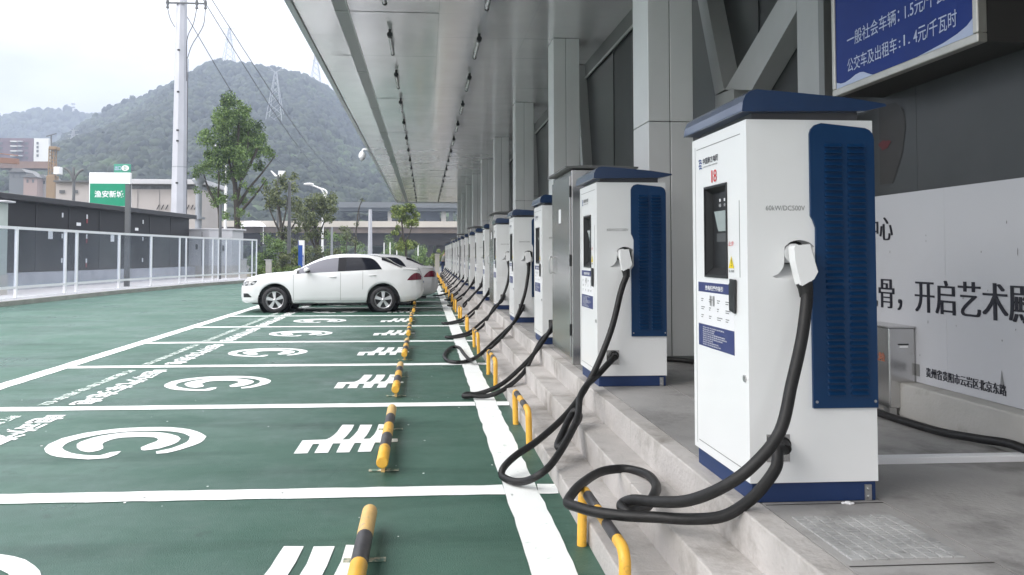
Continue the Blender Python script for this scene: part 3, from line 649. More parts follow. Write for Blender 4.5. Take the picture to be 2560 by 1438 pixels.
def cable_for(k, Y0):
    if k == 0:
        pts = [(NZ[0], Y0+NZ[1], NZ[2]+.01)]+[at(px, py, Y) for px, py, Y in ((2016,760,2.865),(2006,850,2.84),(1984,960,2.81),(1948,1080,2.78),(1885,1163,2.78),(1808,1218,2.83),(1720,1250,2.95),(1640,1255,3.08),(1590,1252,3.2),(1562,1258,3.26),(1552,1268,3.24),(1575,1279,3.2),(1612,1268,3.27),(1636,1238,3.42),(1643,1212,3.6),(1625,1190,3.8),(1590,1178,3.95),(1550,1173,4.0),(1500,1182,3.93),(1455,1212,3.7),(1424,1240,3.52),(1421,1257,3.42),(1440,1269,3.33),(1490,1280,3.25),(1560,1287,3.17),(1640,1293,3.1),(1720,1296,3.02),(1800,1291,2.93),(1862,1265,2.88),(1905,1222,2.86),(1935,1170,2.87),(1945,1130,2.885))]+[(SK[0], Y0-.04, SK[2]+.002)]
    elif k == 1:
        pts = [(NZ[0], Y0+NZ[1], NZ[2]+.01)]+[at(px, py, Y) for px, py, Y in ((1552,730,5.53),(1530,820,5.5),(1495,910,5.46),(1455,985,5.38),(1410,1045,5.25),(1345,1100,5.08),(1290,1138,4.95),(1262,1168,4.86))]+[atz(px, py, z) for px, py, z in ((1257,1190,.03),(1280,1204,.03),(1312,1202,.055),(1345,1190,.10),(1372,1165,.15),(1400,1132,.20),(1420,1100,.25),(1436,1070,.30),(1447,1043,.34),(1441,1027,.37),(1424,1040,.34),(1406,1080,.27),(1394,1110,.215),(1402,1118,.205),(1421,1088,.26),(1446,1040,.36),(1452,995,.44),(1466,963,.50))]+[at(1492,940,5.49), at(1518,912,5.52)]+[(SK[0], Y0-.04, SK[2]+.002)]
    elif k == 3:
        pts = [(NZ[0], Y0+NZ[1], NZ[2]+.01)]+[at(px, py, Y) for px, py, Y in ((1320,690,10.85),(1310,740,10.8),(1288,800,10.65),(1258,838,10.45),(1228,865,10.25))]+[atz(px, py, .035) for px, py in ((1196,890),(1160,903),(1122,902),(1112,887),(1126,868),(1148,869),(1160,885))]+[atz(1176,899,.075), at(1205,884,10.25), at(1232,858,10.4), at(1260,828,10.6), at(1284,806,10.75)]+[(1.345, Y0-.09, .622), (SK[0], Y0-.04, SK[2]+.002)]
    else:
        r = random.Random(k*13+5); tip = r.choice((.36, .5, .62, .9, .3)) if k > 2 else .40
        yo = Y0-.62 if k == 2 else Y0+r.uniform(-.75, -.25); lz = .032
        def zt(x): return .03 if x < .8 else .14 if x < 1.02 else .30 if x < 1.2 else .46
        pts = [(NZ[0], Y0+NZ[1], NZ[2]+.01), (NZ[0]+.01, Y0-.1, 1.08), (1.40, Y0-.14, .85), (1.30, Y0-.2, .62), (1.12, Y0+(yo-Y0)*.55, .40), (.92, Y0+(yo-Y0)*.8, .23)]
        if tip < .8:
            pts += [(.72, yo+.02, .10), (tip+.12, yo, lz), (tip, yo-.04, lz), (tip-.02, yo-.09, lz), (tip+.04, yo-.14, lz), (tip+.2, yo-.16, .034), (.76, yo-.14, .09)]
            if r.random() < .35 and k > 2:
                pts = pts[:-3]+[(tip-.1, yo-.12, lz+.01), (tip-.16, yo-.02, lz+.02), (tip-.05, yo+.12, lz+.03), (tip+.14, yo+.02, lz+.045), (tip+.24, yo-.15, .05), (.78, yo-.16, .1)]
        else: pts += [(tip, yo-.03, .17), (tip+.02, yo-.1, .155)]
        pts += [(.97, yo*.6+Y0*.4-.12, .20), (1.09, yo*.4+Y0*.6-.12, .36), (1.2, Y0-.16, .49), (1.3, Y0-.13, .57), (1.345, Y0-.09, .622), (SK[0], Y0-.04, SK[2]+.002)]
    rw = random.Random(k+91); J = .006 if k < 2 else .012
    pts = pts[:2]+[(p[0]+rw.uniform(-J,J), p[1]+rw.uniform(-J,J), max(.024, p[2]+rw.uniform(-J,J)*.6)) for p in pts[2:-2]]+pts[-2:]
    return [(p[0]-CXF, p[1]-Y0, p[2]-PZ) for p in pts]
for k in range(NB):
    Y0 = 2.95+PITCH*k
    if k == 0: o = ch0
    else:
        o = copy_tree(ch0, None, ('number', 'charging_cable') if k < 9 else ('number', 'charging_cable', 'lettering', 'warning_mark', 'card_reader_mark', 'indicator', 'black_print', 'white_print', 'bolt', 'bracket', 'keypad', 'emblem', 'trigger', 'screw', 'lock'))
        o['label'] = 'white charging pedestal with blue cap, %s from the camera in the row' % ORD[k]
    o.location = (CXF, Y0, PZ)
    if k == 1: o['label'] = 'second nearest white charging pedestal, just before the first steel cabinet'
    if k == 2: o['label'] = 'white charging pedestal half hidden behind the nearest steel cabinet'
    g = MB(); g.tube(spline(cable_for(k, Y0), 7 if k < 4 else 4), CABR, 12 if k < 4 else 8); c = g.build('charging_cable', M_blk, o)
    if k in (2, 4, 5, 7, 10, 13): pass
# steel cabinets in the row
sc0 = thing('steel_cabinet', 'nearest brushed steel distribution cabinet with a grey hipped roof', 'cabinet', (1.27, 6.74, PZ), 'steel cabinets between the chargers')
g = MB(); g.box((0,0,.0), (.55,.98,1.69)); g.build('body', M_steel, sc0, bevel=.006)
g = MB(); g.box((-.016,.025,.06), (-.001,.955,1.64)); dr = g.build('door', M_steel, sc0, bevel=.004)
g = MB(); g.tube(spline([(-.016,.90,.92),(-.05,.90,.92),(-.05,.90,.78),(-.016,.90,.78)], 4), .008, 8); g.build('handle', M_zinc, dr)
g = MB(); g.box((-.019,.46,1.24), (-.0165,.56,1.37)); g.build('notice', M_print, dr)
for zz in (.25, .85, 1.45):
    g = MB(); g.tube([(-.012,.012,zz),(-.012,.012,zz+.1)], .009, 8); g.build('hinge', M_dark, sc0)
g = MB(); a, b = (-.06,-.04), (.58,.985)
g.add([(a[0],a[1],1.70),(b[0],a[1],1.70),(b[0],b[1],1.70),(a[0],b[1],1.70),(a[0],a[1],1.715),(b[0],a[1],1.715),(b[0],b[1],1.715),(a[0],b[1],1.715),(.12,.25,1.755),(.42,.25,1.755),(.42,.75,1.755),(.12,.75,1.755)],
      [(3,2,1,0),(0,1,5,4),(1,2,6,5),(2,3,7,6),(3,0,4,7),(4,5,9,8),(5,6,10,9),(6,7,11,10),(7,4,8,11),(8,9,10,11)]); g.build('roof', M_hat, sc0)
for k in range(5):
    o = sc0 if k == 0 else copy_tree(sc0); o.location = (1.27, 6.74+7.6*k, PZ)
    if k: o['label'] = 'brushed steel cabinet among the chargers, %s from the camera' % ORD[k]
# ------------------------------------------------------------------ hoop guards and wheel stops
hp0 = thing('hoop_guard', 'nearest yellow and black hoop guard at the foot of the steps', 'hoop guard', (0,0,0), 'hoop guards along the kerb')
HR = .023; HL = .80; HZ = .27
arc = [(0, .06-.06*math.cos(a), HZ-.06+.06*math.sin(a)) for a in np.linspace(0, math.pi/2, 6)]
arc2 = [(0, HL-p[1], p[2]) for p in reversed(arc)]
g = MB(); g.tube([(0,0,0)]+arc+[(0,.12,HZ)], HR, 14); g.build('leg', M_yel, hp0)
g = MB(); g.tube([(0,HL-.12,HZ)]+arc2+[(0,HL,0)], HR, 14); g.build('leg', M_yel, hp0)
seg = [(.12,.24,M_band),(.24,.40,M_yel),(.40,.56,M_yel),(.56,.68,M_band)]
seg = [(.12,.30,M_band),(.30,.48,M_yel),(.48,.68,M_band)]
for a, b, m in seg:
    g = MB(); g.tube([(0,a,HZ),(0,b,HZ)], HR+(.0006 if m is M_band else 0), 14, cap=False); g.build('black_band' if m is M_band else 'bar', m, hp0)
st0 = thing('wheel_stop', 'nearest yellow and black tubular wheel stop at the bottom edge', 'wheel stop', (0,0,0), 'tubular wheel stops across the bays')
SR, SL, SZ = .038, 1.72, .085
for i, (a, b, m) in enumerate(((0,.34,M_yel),(.34,.69,M_band),(.69,1.03,M_yel),(1.03,1.36,M_band),(1.36,SL,M_tan))):
    g = MB(); pts = [(0,a,SZ),(0,b,SZ)]; rr = [SR,SR]
    if i == 0: pts = [(0,-.004,SZ),(0,.0,SZ),(0,b,SZ)]; rr = [SR-.006,SR,SR]
    g.tube(pts, rr, 18, cap=True); g.build('black_band' if m is M_band else 'bar', m, st0)
for yy in (.12, 1.30):
    g = MB(); g.box((-.012,yy-.03,0), (.012,yy+.03,SZ-.01)); g.box((-.09,yy-.022,.004), (.10,yy+.022,.008), 1); g.build('foot', [M_tan, mat('mortar_dab', (.5,.47,.36), .9, col2=(.12,.2,.16), thr=(22,.45,.55))], st0)
for k in range(NB):
    o = hp0 if k == 0 else copy_tree(hp0); o.location = (.745+.006*math.sin(k*3), 2.94+2.675*k, 0); o.rotation_euler = (0, rad(random.uniform(-2,2)), rad(random.uniform(-1.5,1.5)))
    if k: o['label'] = 'yellow and black hoop guard at the kerb, %s from the camera' % ORD[k]
    o = st0 if k == 0 else copy_tree(st0); o.location = (-.27+.01*math.sin(k*2.3), 2.32+PITCH*k, 0); o.rotation_euler = (0, 0, rad(random.uniform(-.5,.5)))
    if k: o['label'] = 'yellow and black wheel stop, %s from the camera' % ORD[k]

# ------------------------------------------------------------------ cars
def make_car(label, tail=0., M_car=M_car):
    car = thing('parked_car', label, 'car', (0,0,0), 'white cars backed up to the chargers')
    def ip(x, pts): return np.interp(x, [p[0] for p in pts], [p[1] for p in pts])
    TOP = [(-.87,.50),(-.86,.57),(-.84,.64),(-.80,.71),(-.74,.775),(-.66,.825),(-.55,.868),(-.40,.905),(-.24,.932),(0,.957),(.17,.968),(.40,.985),(.50,1.02),(.65,1.112),(.85,1.225),(1.02,1.303),(1.14,1.343),(1.26,1.372),(1.44,1.395),(1.62,1.403),(1.86,1.402),(2.10,1.39),(2.28,1.37),(2.42,1.34),(2.56,1.295),(2.69,1.235),(2.82,1.165),(2.93,1.105),(3.0,1.075),(3.1,1.062),(3.3,1.06),(3.385,1.052),(3.42,1.02),(3.455,.92),(3.48,.82),(3.50,.74),(3.52,.60)]
    BOT = [(-.87,.46),(-.865,.40),(-.85,.33),(-.83,.27),(-.8,.245),(-.6,.225),(0,.225),(2.5,.225),(3.1,.25),(3.3,.28),(3.42,.33),(3.49,.40),(3.52,.52)]
    WID = [(-.87,.42),(-.865,.50),(-.85,.58),(-.82,.66),(-.76,.74),(-.66,.80),(-.5,.845),(-.3,.868),(0,.88),(.5,.885),(2.2,.885),(2.7,.878),(3.0,.86),(3.2,.835),(3.35,.795),(3.44,.74),(3.49,.67),(3.52,.55)]
    SHO = [(-.87,.47),(-.85,.56),(-.80,.655),(-.7,.735),(-.5,.81),(-.2,.87),(.2,.905),(.55,.918),(1.1,.945),(1.62,.972),(2.5,1.015),(2.9,1.02),(3.2,1.01),(3.38,.99),(3.45,.88),(3.5,.70),(3.52,.56)]
    if tail: TOP = [(x+(tail*min(1, (x-1.86)/.56) if 1.86 < x <= 2.93 else tail*max(0, (3.3-x)/.37) if 2.93 < x < 3.3 else 0), z) for x, z in TOP]
    TE = 2.52+tail*.95
    AR = .388; WZ = .305
    xs = sorted(set([round(v, 3) for v in np.concatenate([np.linspace(-.87, -.6, 16), np.linspace(-.6, 3.2, 110), np.linspace(3.2, 3.52, 22)])]))
    k5 = np.array([1, 4, 6, 4, 1])/16.
    def smooth(pts):
        xx = np.linspace(-.87, 3.52, 880); yy = ip(xx, pts)
        for _ in range(14):
            e = np.concatenate([[yy[0]]*2, yy, [yy[-1]]*2]); yy = np.convolve(e, k5, 'valid')
        return lambda x: float(np.interp(x, xx, yy))
    top, bot, wid, sho = map(smooth, (TOP, BOT, WID, SHO))
    def zlow(x):
        z = bot(x)
        for c in (0, 2.55):
            d = abs(x-c)
            if d < AR: z = max(z, WZ+math.sqrt(AR*AR-d*d))
        return z
    def sect(x):
        zt, zs, w = top(x), min(sho(x), top(x)-.012), wid(x); zl = min(zlow(x), zs-.03); g_ = zt-zs; b0 = bot(x)
        zm = min(max(.56, zl+.1*(zs-zl)), zs-.02)
        wt = w-.045-.50*g_
        def side_y(z):
            if z < .56: return w-.05*((.56-z)/.33)**1.6 if z > .2 else w-.06
            return w-.035*max(0, (z-.62)/max(.05, zs-.62))**2
        zz = [zl+(zs-zl)*t for t in (0, .06, .2, .38, .56, .72, .86, 1.)]
        rows = [(w-.30, zl+.02), (side_y(zl)-.03, zl)]+[(side_y(z), z) for z in zz[1:]]
        ye = rows[-1][0]; hood = max(0, 1-g_/.12)
        for t in (.10, .35, .65, .88): rows.append((ye-(ye-wt)*(t*(1-hood*.2)) - .012*math.sin(math.pi*t)*-1, zs+g_*(.86*t if hood < .01 else (.86*t))))
        rows += [(wt-.035, zs+g_*.935), (wt-.09, zs+g_*.965), (wt*.72, zs+g_*.985), (wt*.36, zs+g_*.997), (0, zt)]
        return rows
    def surf(x, z):                       # outer skin y at (x,z)
        r = sect(x); b = 0
        for (y0, z0), (y1, z1) in zip(r[1:], r[2:]):
            if z0 <= z <= z1 or (z0 >= z >= z1): return y0+(y1-y0)*((z-z0)/(z1-z0) if abs(z1-z0) > 1e-6 else 0)
        return r[-5][0]
    rows = [sect(x) for x in xs]; n = len(rows[0]); vs = []; fs = []
    for sgn in (-1, 1):
        o0 = len(vs)
        for x, r in zip(xs, rows): vs += [(x, sgn*y, z) for y, z in r]
        for i in range(len(xs)-1):
            for j in range(n-1):
                a, b, c, d = o0+i*n+j, o0+i*n+j+1, o0+(i+1)*n+j+1, o0+(i+1)*n+j
                fs.append((a, b, c, d) if sgn > 0 else (d, c, b, a))
        fs.append(tuple(o0+j for j in range(n)) if sgn < 0 else tuple(o0+j for j in reversed(range(n))))
        e = o0+(len(xs)-1)*n; fs.append(tuple(e+j for j in range(n)) if sgn > 0 else tuple(e+j for j in reversed(range(n))))
    g = MB(); g.add(vs, fs, 0, True); body = g.build('body', M_car, car)
    mg = body.modifiers.new('weld', 'WELD'); mg.merge_threshold = .002
    g = MB(); g.box((-.55,-.72,.20), (3.2,.72,.62)); g.build('underbody', M_dark, car)
    def strip(mb, x0, x1, lo, hi, sgn, off=.004, m=0, nx=24, nz=5):
        V = []
        for i in range(nx+1):
            x = x0+(x1-x0)*i/nx; a, b = lo(x), hi(x)
            for j in range(nz+1):
                z = a+(b-a)*j/nz; V.append((x, sgn*(surf(x, z)+off), z))
        F = [(i*(nz+1)+j, (i+1)*(nz+1)+j, (i+1)*(nz+1)+j+1, i*(nz+1)+j+1) for i in range(nx) for j in range(nz)]
        mb.add(V, F if sgn < 0 else [tuple(reversed(f)) for f in F], m, True)
    belt = lambda x: sho(x)+.012
    def wtop(x): return max(belt(x)+.001, min(sho(x)+(top(x)-sho(x))*.80, 1.335 if x < 2.2 else 1.335))
    for sgn, in ((-1,), (1,)):
        g = MB(); strip(g, .56, 1.47, belt, wtop, sgn, nx=30); g.build('front_window', M_cglass2, car)
        g = MB(); strip(g, 1.47, 1.66, belt, wtop, sgn, .005, nx=4); g.build('window_pillar', M_band2, car); g = MB(); strip(g, .50, .60, lambda x: belt(x)-.006, lambda x: wtop(x)+.01, sgn, .003, nx=4)
        g.build('window_corner', M_dark, car)
        g = MB(); strip(g, 1.66, TE, belt, lambda x: wtop(x) if x < TE-.37 else max(belt(x)+.002, wtop(TE-.37)-(wtop(TE-.37)-belt(TE))*((x-TE+.37)/.37)**2.2), sgn, nx=30); g.build('rear_window', M_cglass, car)
        g = MB(); strip(g, -.83, -.42, lambda x: np.interp(x, [-.83,-.7,-.5,-.42], [.645,.64,.665,.75]), lambda x: np.interp(x, [-.83,-.74,-.6,-.42], [.66,.735,.765,.762]), sgn, .005, nx=16); g.build('headlight', M_lamp, car)
        g = MB(); strip(g, 3.12, 3.46, lambda x: .765+.03*(x-3.12), lambda x: np.interp(x, [3.12,3.2,3.28,3.36,3.42,3.46], [.775,.87,.93,.945,.925,.86]), sgn, .006, nx=16); g.build('tail_lamp', M_tail, car)
        g = MB(); strip(g, -.76, -.56, lambda x: .365+.02*(x+.76), lambda x: np.interp(x, [-.76,-.64,-.56], [.46,.46,.385]), sgn, .004, nx=8); g.build('fog_grille', M_dark, car)
        g = MB()
        for x in (.43, 1.535): strip(g, x, x+.008, lambda z: .30, lambda z: sho(x)-.01, sgn, .002, nx=1, nz=12)
        strip(g, .44, 2.1, lambda x: .288, lambda x: .293, sgn, .002, nx=30, nz=1)
        V = lambda x: 0
        strip(g, 2.06, 2.068, lambda z: .55, lambda z: sho(2.06)-.01, sgn, .002, nx=1, nz=10)
        g.build('door_seam', M_grey, car)
        for x, z in ((1.36, .845), (2.30, .885)):
            g = MB(); y = sgn*(surf(x, z)+.016); g.tube([(x-.09,y-sgn*.014,z),(x-.07,y,z),(x+.06,y,z+.004),(x+.08,y-sgn*.014,z)], .013, 8); g.build('door_handle', M_car, car)
        g = MB(); g.ball((.76, sgn*.985, 1.015), (.075,.105,.062), 16, 10); g.bar((.77, sgn*.86, .955), (.77, sgn*.93, .985), .022, 8, 1); mi = g.build('mirror', [M_car, M_dark], car)
        g = MB(); g.ball((.775, sgn*.985, .985), (.07,.10,.04), 14, 8); g.build('mirror_base', M_dark, mi)
        for cx in (0, 2.55):
            wh = bpy.data.objects.new('wheel', None); COL.objects.link(wh); wh.parent = car; wh.location = (cx, sgn*.80, WZ); wh.empty_display_size = .1
            fn = lambda a, b, h: (a, sgn*h, b)
            g = MB(); g.lathe([(.20,-.10),(.285,-.10),(.302,-.085),(.305,-.05),(.305,.045),(.298,.075),(.28,.088),(.235,.092),(.21,.085),(.205,.07)], fn, 48); g.build('tyre', M_tyre, wh)
            g = MB(); g.lathe([(.212,.088),(.212,.082),(.196,.078),(.19,.05),(.19,-.08)], fn, 48, 0); g.lathe([(.19,.0),(.001,.0)], fn, 24, 1)
            for s_ in range(5):
                a = math.pi/2+2*math.pi*s_/5 + (0 if cx else .1); ca, sa = math.cos(a), math.sin(a)
                def T(u, v, h): return (u*ca-v*sa, sgn*h, u*sa+v*ca)
                pr = [(.03,.022),(.12,.034),(.195,.046),(.195,-.046),(.12,-.034),(.03,-.022)]
                A_ = [T(u, v, .072 if u > .1 else .078) for u, v in pr]; B_ = [T(u, v*1.1, .045) for u, v in pr]
                g.add(A_+B_, [(0,1,2,3,4,5)]+[(i, (i+1) % 6, 6+(i+1) % 6, 6+i) for i in range(6)])
            g.lathe([(.001,.088),(.03,.086),(.036,.07)], fn, 16, 0)
            for s_ in range(5):
                a = math.pi/2+.63+2*math.pi*s_/5; g.ball((.058*math.cos(a), sgn*.074, .058*math.sin(a)), (.009,.006,.009), 8, 5, 1)
            g.build('rim', [M_rim, M_dark], wh)
            g = MB(); g.lathe([(AR+.01,-.02),(AR+.01,-.2),(.05,-.2)], lambda a, b, h: (cx+a, sgn*(.86+h), WZ+b), 40)
            g.lathe([(AR+.012,.0),(AR-.012,.0),(AR-.012,-.18)], lambda a, b, h: (cx+a, sgn*(.845+h), max(WZ+b, .24)), 48)
            g.build('wheel_arch', M_dark, car)
            g = MB(); xx = cx+AR-.06; g.add([(xx,sgn*.66,.16),(xx,sgn*.85,.16),(xx+.04,sgn*.86,.38),(xx+.04,sgn*.66,.38)], [(0,1,2,3)]); g.build('mudflap', M_dark, car)
    def cross(mb, x0, x1, m, frac=1., nx=14, ny=12, off=.009):
        V = []
        for i in range(nx+1):
            x = x0+(x1-x0)*i/nx; r = sect(x); ymax = r[-5][0]*frac
            for j in range(-ny, ny+1):
                y = ymax*j/ny; ay = abs(y); pts = r[-6:]
                z = np.interp(ay, [p[0] for p in reversed(pts)], [p[1] for p in reversed(pts)]); V.append((x, y, z+off))
        q = 2*ny+1; mb.add(V, [(i*q+j, (i+1)*q+j, (i+1)*q+j+1, i*q+j+1) for i in range(nx) for j in range(2*ny)], m, True)
    g = MB(); cross(g, .50, 1.10, 0, .96); g.build('windscreen', M_cglass, car)
    g = MB(); cross(g, 2.50+tail, 2.98+tail*.8, 0, 1.10); g.build('rear_screen', M_cglass, car)
    g = MB()
    for sgn in (-1, 1): strip(g, 3.02+tail*.5, 3.40, lambda x: sho(x)-.004, lambda x: sho(x)+.006, sgn, .002, nx=10, nz=1)
    g.build('boot_seam', M_grey, car)
    g = MB()
    g.box((-.868,-.40,.60), (-.80,.40,.66)); g.box((-.872,-.35,.30), (-.82,.35,.42)); g.build('grille', M_dark, car)
    g = MB(); g.box((3.505,-.26,.60), (3.522,.26,.72)); g.build('number_plate', M_logo, car)
    return car
car = make_car('white four-door saloon parked side-on nearest the camera')
car.location = (-3.545, 19.82, 0)
for i, (x, y, lab_) in enumerate(((-3.16, 22.35, 'silvery white saloon parked just behind the nearest car, only its tail showing'), (-3.42, 25.1, 'white saloon third from the camera, mostly hidden by the two before it'), (-4.15, 30.3, 'farthest white saloon of the parked row, only a sliver of roof showing'))):
    c = make_car(lab_, .15, M_car2) if i == 0 else copy_tree(car); c.location = (x, y, 0); c['label'] = lab_

# ------------------------------------------------------------------ fence along the lot
g = MB()
for (a, b), (c, d) in zip(KERBL, KERBL[1:]):
    A, B = Vector((a, b, 0)), Vector((c, d, 0)); dd = (B-A).normalized(); nl = Vector((-dd.y, dd.x, 0)); n = max(1, int((B-A).length/1.0))
    for i in range(n):
        p, q = A+(B-A)*(i/n)+dd*.004, A+(B-A)*((i+1)/n)-dd*.004
        v = [p, q, q+nl*.14, p+nl*.14]; g.add(v+[w+Vector((0,0,.13)) for w in v], [(3,2,1,0),(4,5,6,7),(0,1,5,4),(1,2,6,5),(2,3,7,6),(3,0,4,7)])
tag(g.build('lot_kerb', M_kerb), kind='structure')
g = MB(); off = [(x-.142, y) for x, y in KERBL]; g.sheet(off+[(-30,60),(-45,20),(-45,-12)], lambda u, v: (u, v, .125)); tag(g.build('pavement', mat('pale_paving', (.40,.40,.42), .7, var=.1, vscale=.7)), kind='structure')
def kerb_x(y): return float(np.interp(y, [p[1] for p in KERBL], [p[0] for p in KERBL]))
fence = thing('glass_fence', 'white framed glass fence along the far left edge of the lot', 'fence', (0,0,0))
posts = []
for px in (40, 162, 190, 298, 379, 448, 464, 509, 531, 545, 564, 599, 630, 641):
    best = min((abs(at(px, 640, y/10.).x-(kerb_x(y/10.)-.30)), y/10.) for y in range(190, 445)); posts.append(best[1])
posts = [12.0, 14.2, 16.4, 18.6]+posts; ZB, ZT = .125, 2.16
for i, y in enumerate(posts):
    x = kerb_x(y)-.30; w = .075 if i < 9 else .06
    g = MB(); g.box((x-w/2,y-w/2,ZB), (x+w/2,y+w/2,ZT)); g.build('post', M_fence, fence)
g = MB(); g2 = MB()
for y0, y1 in zip(posts, posts[1:]):
    a, b = Vector((kerb_x(y0)-.30, y0, 0)), Vector((kerb_x(y1)-.30, y1, 0)); d = (b-a); u = d/2; nl = Vector((-d.y, d.x, 0)).normalized()
    for z, h in ((ZT-.035, .04), (ZB+.34, .035), (ZB+.03, .035)): g.obox((a+b)/2+Vector((0,0,z)), u, nl*.022, (0,0,h))
    g2.obox((a+b)/2+Vector((0,0,(ZB+.37+ZT-.06)/2)), u*.985, nl*.004, (0,0,(ZT-.06-ZB-.37)/2))
g.build('rail', M_fence, fence); g2.build('glass_panes', M_glass, fence)

# ------------------------------------------------------------------ substations behind the fence
sub = thing('substation_block', 'long charcoal row of electrical cabins behind the glass fence', 'substation', (0,0,0))
A = Vector((-15.0, 26.0, 0)); B = Vector((-12.65, 43.2, 0)); ad = (B-A).normalized(); an = Vector((-ad.y, ad.x, 0)); LB = (B-A).length
def sb(u0, u1, d0, d1, z0, z1, m, mats, name, parent=sub, bevel=0): 
    q = MB(); c = A+ad*((u0+u1)/2)-an*0; q.obox(c+an*((d0+d1)/2)+Vector((0,0,(z0+z1)/2)), ad*((u1-u0)/2), an*((d1-d0)/2), (0,0,(z1-z0)/2)); return q.build(name, mats, parent, bevel=bevel)
sb(-6, LB, 0, 3, .74, 3.30, 0, M_cabin, 'cabin_wall'); sb(-6.2, LB+.35, -.28, 3.2, 3.30, 3.52, 0, M_cabroof, 'roof', bevel=.03); sb(-6, LB+1, -.12, 3.1, .1, .735, 0, mat('plinth_reflection_lilac', (.40,.41,.45), .7, var=.2, vscale=1.2), 'plinth')  # plinth colour lightened to lilac in place of reflections in the fence glass
def sbl(u0, u1, z0, z1, m, name, proud=.012): return sb(u0, u1, -proud, -.002, z0, z1, 0, m, name)
for u in (1.6, 4.3, 6.4, 8.6, 10.9, 13.0, 15.2): sbl(u-.02, u+.02, .8, 3.25, mat('door_frame', (.045,.045,.05), .4), 'door_frame', .02)
for u, zs in ((2.35, (3.05, 2.2, 1.15)), (7.6, (3.02, 2.2, 1.2)), (12.3, (3.0, 2.2, 1.2)), (5.9, (3.0, 2.18, 1.22))):
    for i, z in enumerate(zs): sbl(u, u+.09, z-.16, z+.02, M_print, 'white_sticker')
    if u in (2.35, 7.6):
        for z in zs: sbl(u, u+.09, z-.34, z-.165, mat('sticker_red', (.28,.04,.05), .5), 'red_sticker')
for u, z in ((1.5, 2.62), (6.9, 2.55), (11.6, 2.5)): sbl(u, u+.3, z, z+.13, M_print, 'number_tag')
for u, z in ((9.5, 1.95), (5.05, 1.98)): sbl(u, u+.28, z, z+.3, M_print, 'paper_notice')
g = MB(); c = A+ad*.9-an*.3; g.ball((c.x, c.y, 3.5), .11, 14, 8); g.build('alarm_lamp', mat('alarm_red', (.5,.02,.03), .25, coat=.5), sub)
pc = thing('pale_cabinet', 'pale grey-green cabinet door at the far left edge behind the fence', 'cabinet', (0,0,0))
p = at(-9, 600, 25.2)
g = MB(); g.box((p.x-2, 25.2, .74), (p.x+.08, 25.7, 3.0)); g.build('body', mat('pale_green', (.42,.47,.44), .5, var=.05), pc, bevel=.02)
g = MB(); g.box((p.x-2.1, 25.12, 3.0), (p.x+.3, 25.72, 3.06)); g.build('hood', M_pale, pc, bevel=.02)
g = MB(); g.box((p.x-.1, 25.19, .85), (p.x+.03, 25.199, .98)); g.build('vent', M_grey, pc)
g = MB(); g.box((p.x-2.1, 25.14, .1), (p.x+.1, 25.7, .739)); g.build('plinth', M_plinth, pc)
# pale utility cabinet, L-shaped in plan
uc = thing('utility_cabinet', 'pale grey outdoor utility cabinet with a flat overhanging lid', 'cabinet', (0,0,0))
Yc = 44.0; p0, p1, p2 = at(470, 600, Yc), at(523, 600, Yc-.6), at(581, 600, Yc-.2)
zt, zb = at(500, 576, Yc).z, at(500, 664, Yc).z
def wallpoly(q, pts, z0, z1, m=0):
    n_ = len(pts); V = [(a.x, a.y, z0) for a in pts]+[(a.x, a.y, z1) for a in pts]; q.add(V, [(i, (i+1) % n_, n_+(i+1) % n_, n_+i) for i in range(n_)]+[tuple(range(n_, 2*n_)), tuple(reversed(range(n_)))], m)
back = [p2+Vector((.3,1.3,0)), p0+Vector((.2,1.5,0))]
g = MB(); wallpoly(g, [p0, p1, p2]+back, zb, zt); g.build('body', M_pale, uc, bevel=.015)
g = MB(); c = (p0+p1+p2)/3; ex = [c+(q-c)*1.09 for q in [p0, p1, p2]+back]; wallpoly(g, ex, zt, zt+.09); g.build('lid', M_pale, uc, bevel=.02)
g = MB(); wallpoly(g, [p0, p1, p2]+back, .1, zb-.002); g.build('plinth', M_plinth, uc)
g = MB(); a, b = at(487, 611, Yc-.42), at(497.5, 624, Yc-.42); g.box((a.x, a.y+.14, b.z), (b.x, a.y+.17, a.z)); g.build('vent_window', M_dark, uc)
g = MB(); a, b = at(556, 614, Yc-.5), at(559, 627, Yc-.5); g.box((a.x, a.y, b.z), (b.x, a.y+.13, a.z)); g.build('handle', M_dark, uc)
g = MB(); a, b = at(510, 580, Yc), at(511, 664, Yc); g.box((a.x, Yc-.47, b.z), (b.x, Yc-.40, a.z)); g.build('door_gap', M_grey, uc)
for px, w, h in ((560.5, 9, 14), ):
    pass
# ------------------------------------------------------------------ poles
def pole(name, label, cat, px, Y, y_top, y_bot, r0, r1, m, n=10, part='shaft'):
    t = thing(name, label, cat, (at(px, y_bot, Y).x, Y, 0)); zt_ = at(px, y_top, Y).z
    g = MB(); g.tube([(0,0,0),(0,0,zt_*.5),(0,0,zt_)], [r0,(r0+r1)/2,r1], n, smooth=n > 9); g.build(part, m, t); return t, zt_
up, zz = pole('power_pole', 'tall tapered pale steel power pole rising behind the cabins', 'power pole', 447.5, 46., -60, 525, .50, .29, M_pole, 8)
s46 = FPX/46.
g = MB(); za = at(450, 12, 46).z; g.box((-.80,-.34,za-.04), (1.5,-.26,za+.04)); arm = g.build('cross_arm', M_dpole, up)
for dx in (-.70, .93, 1.42):
    g = MB(); g.tube([(dx,-.3,za-.30),(dx,-.3,za-.15),(dx,-.3,za),(dx,-.3,za+.2)], [.10,.05,.10,.06], 10); g.build('insulator', M_dpole, up)
g = MB()
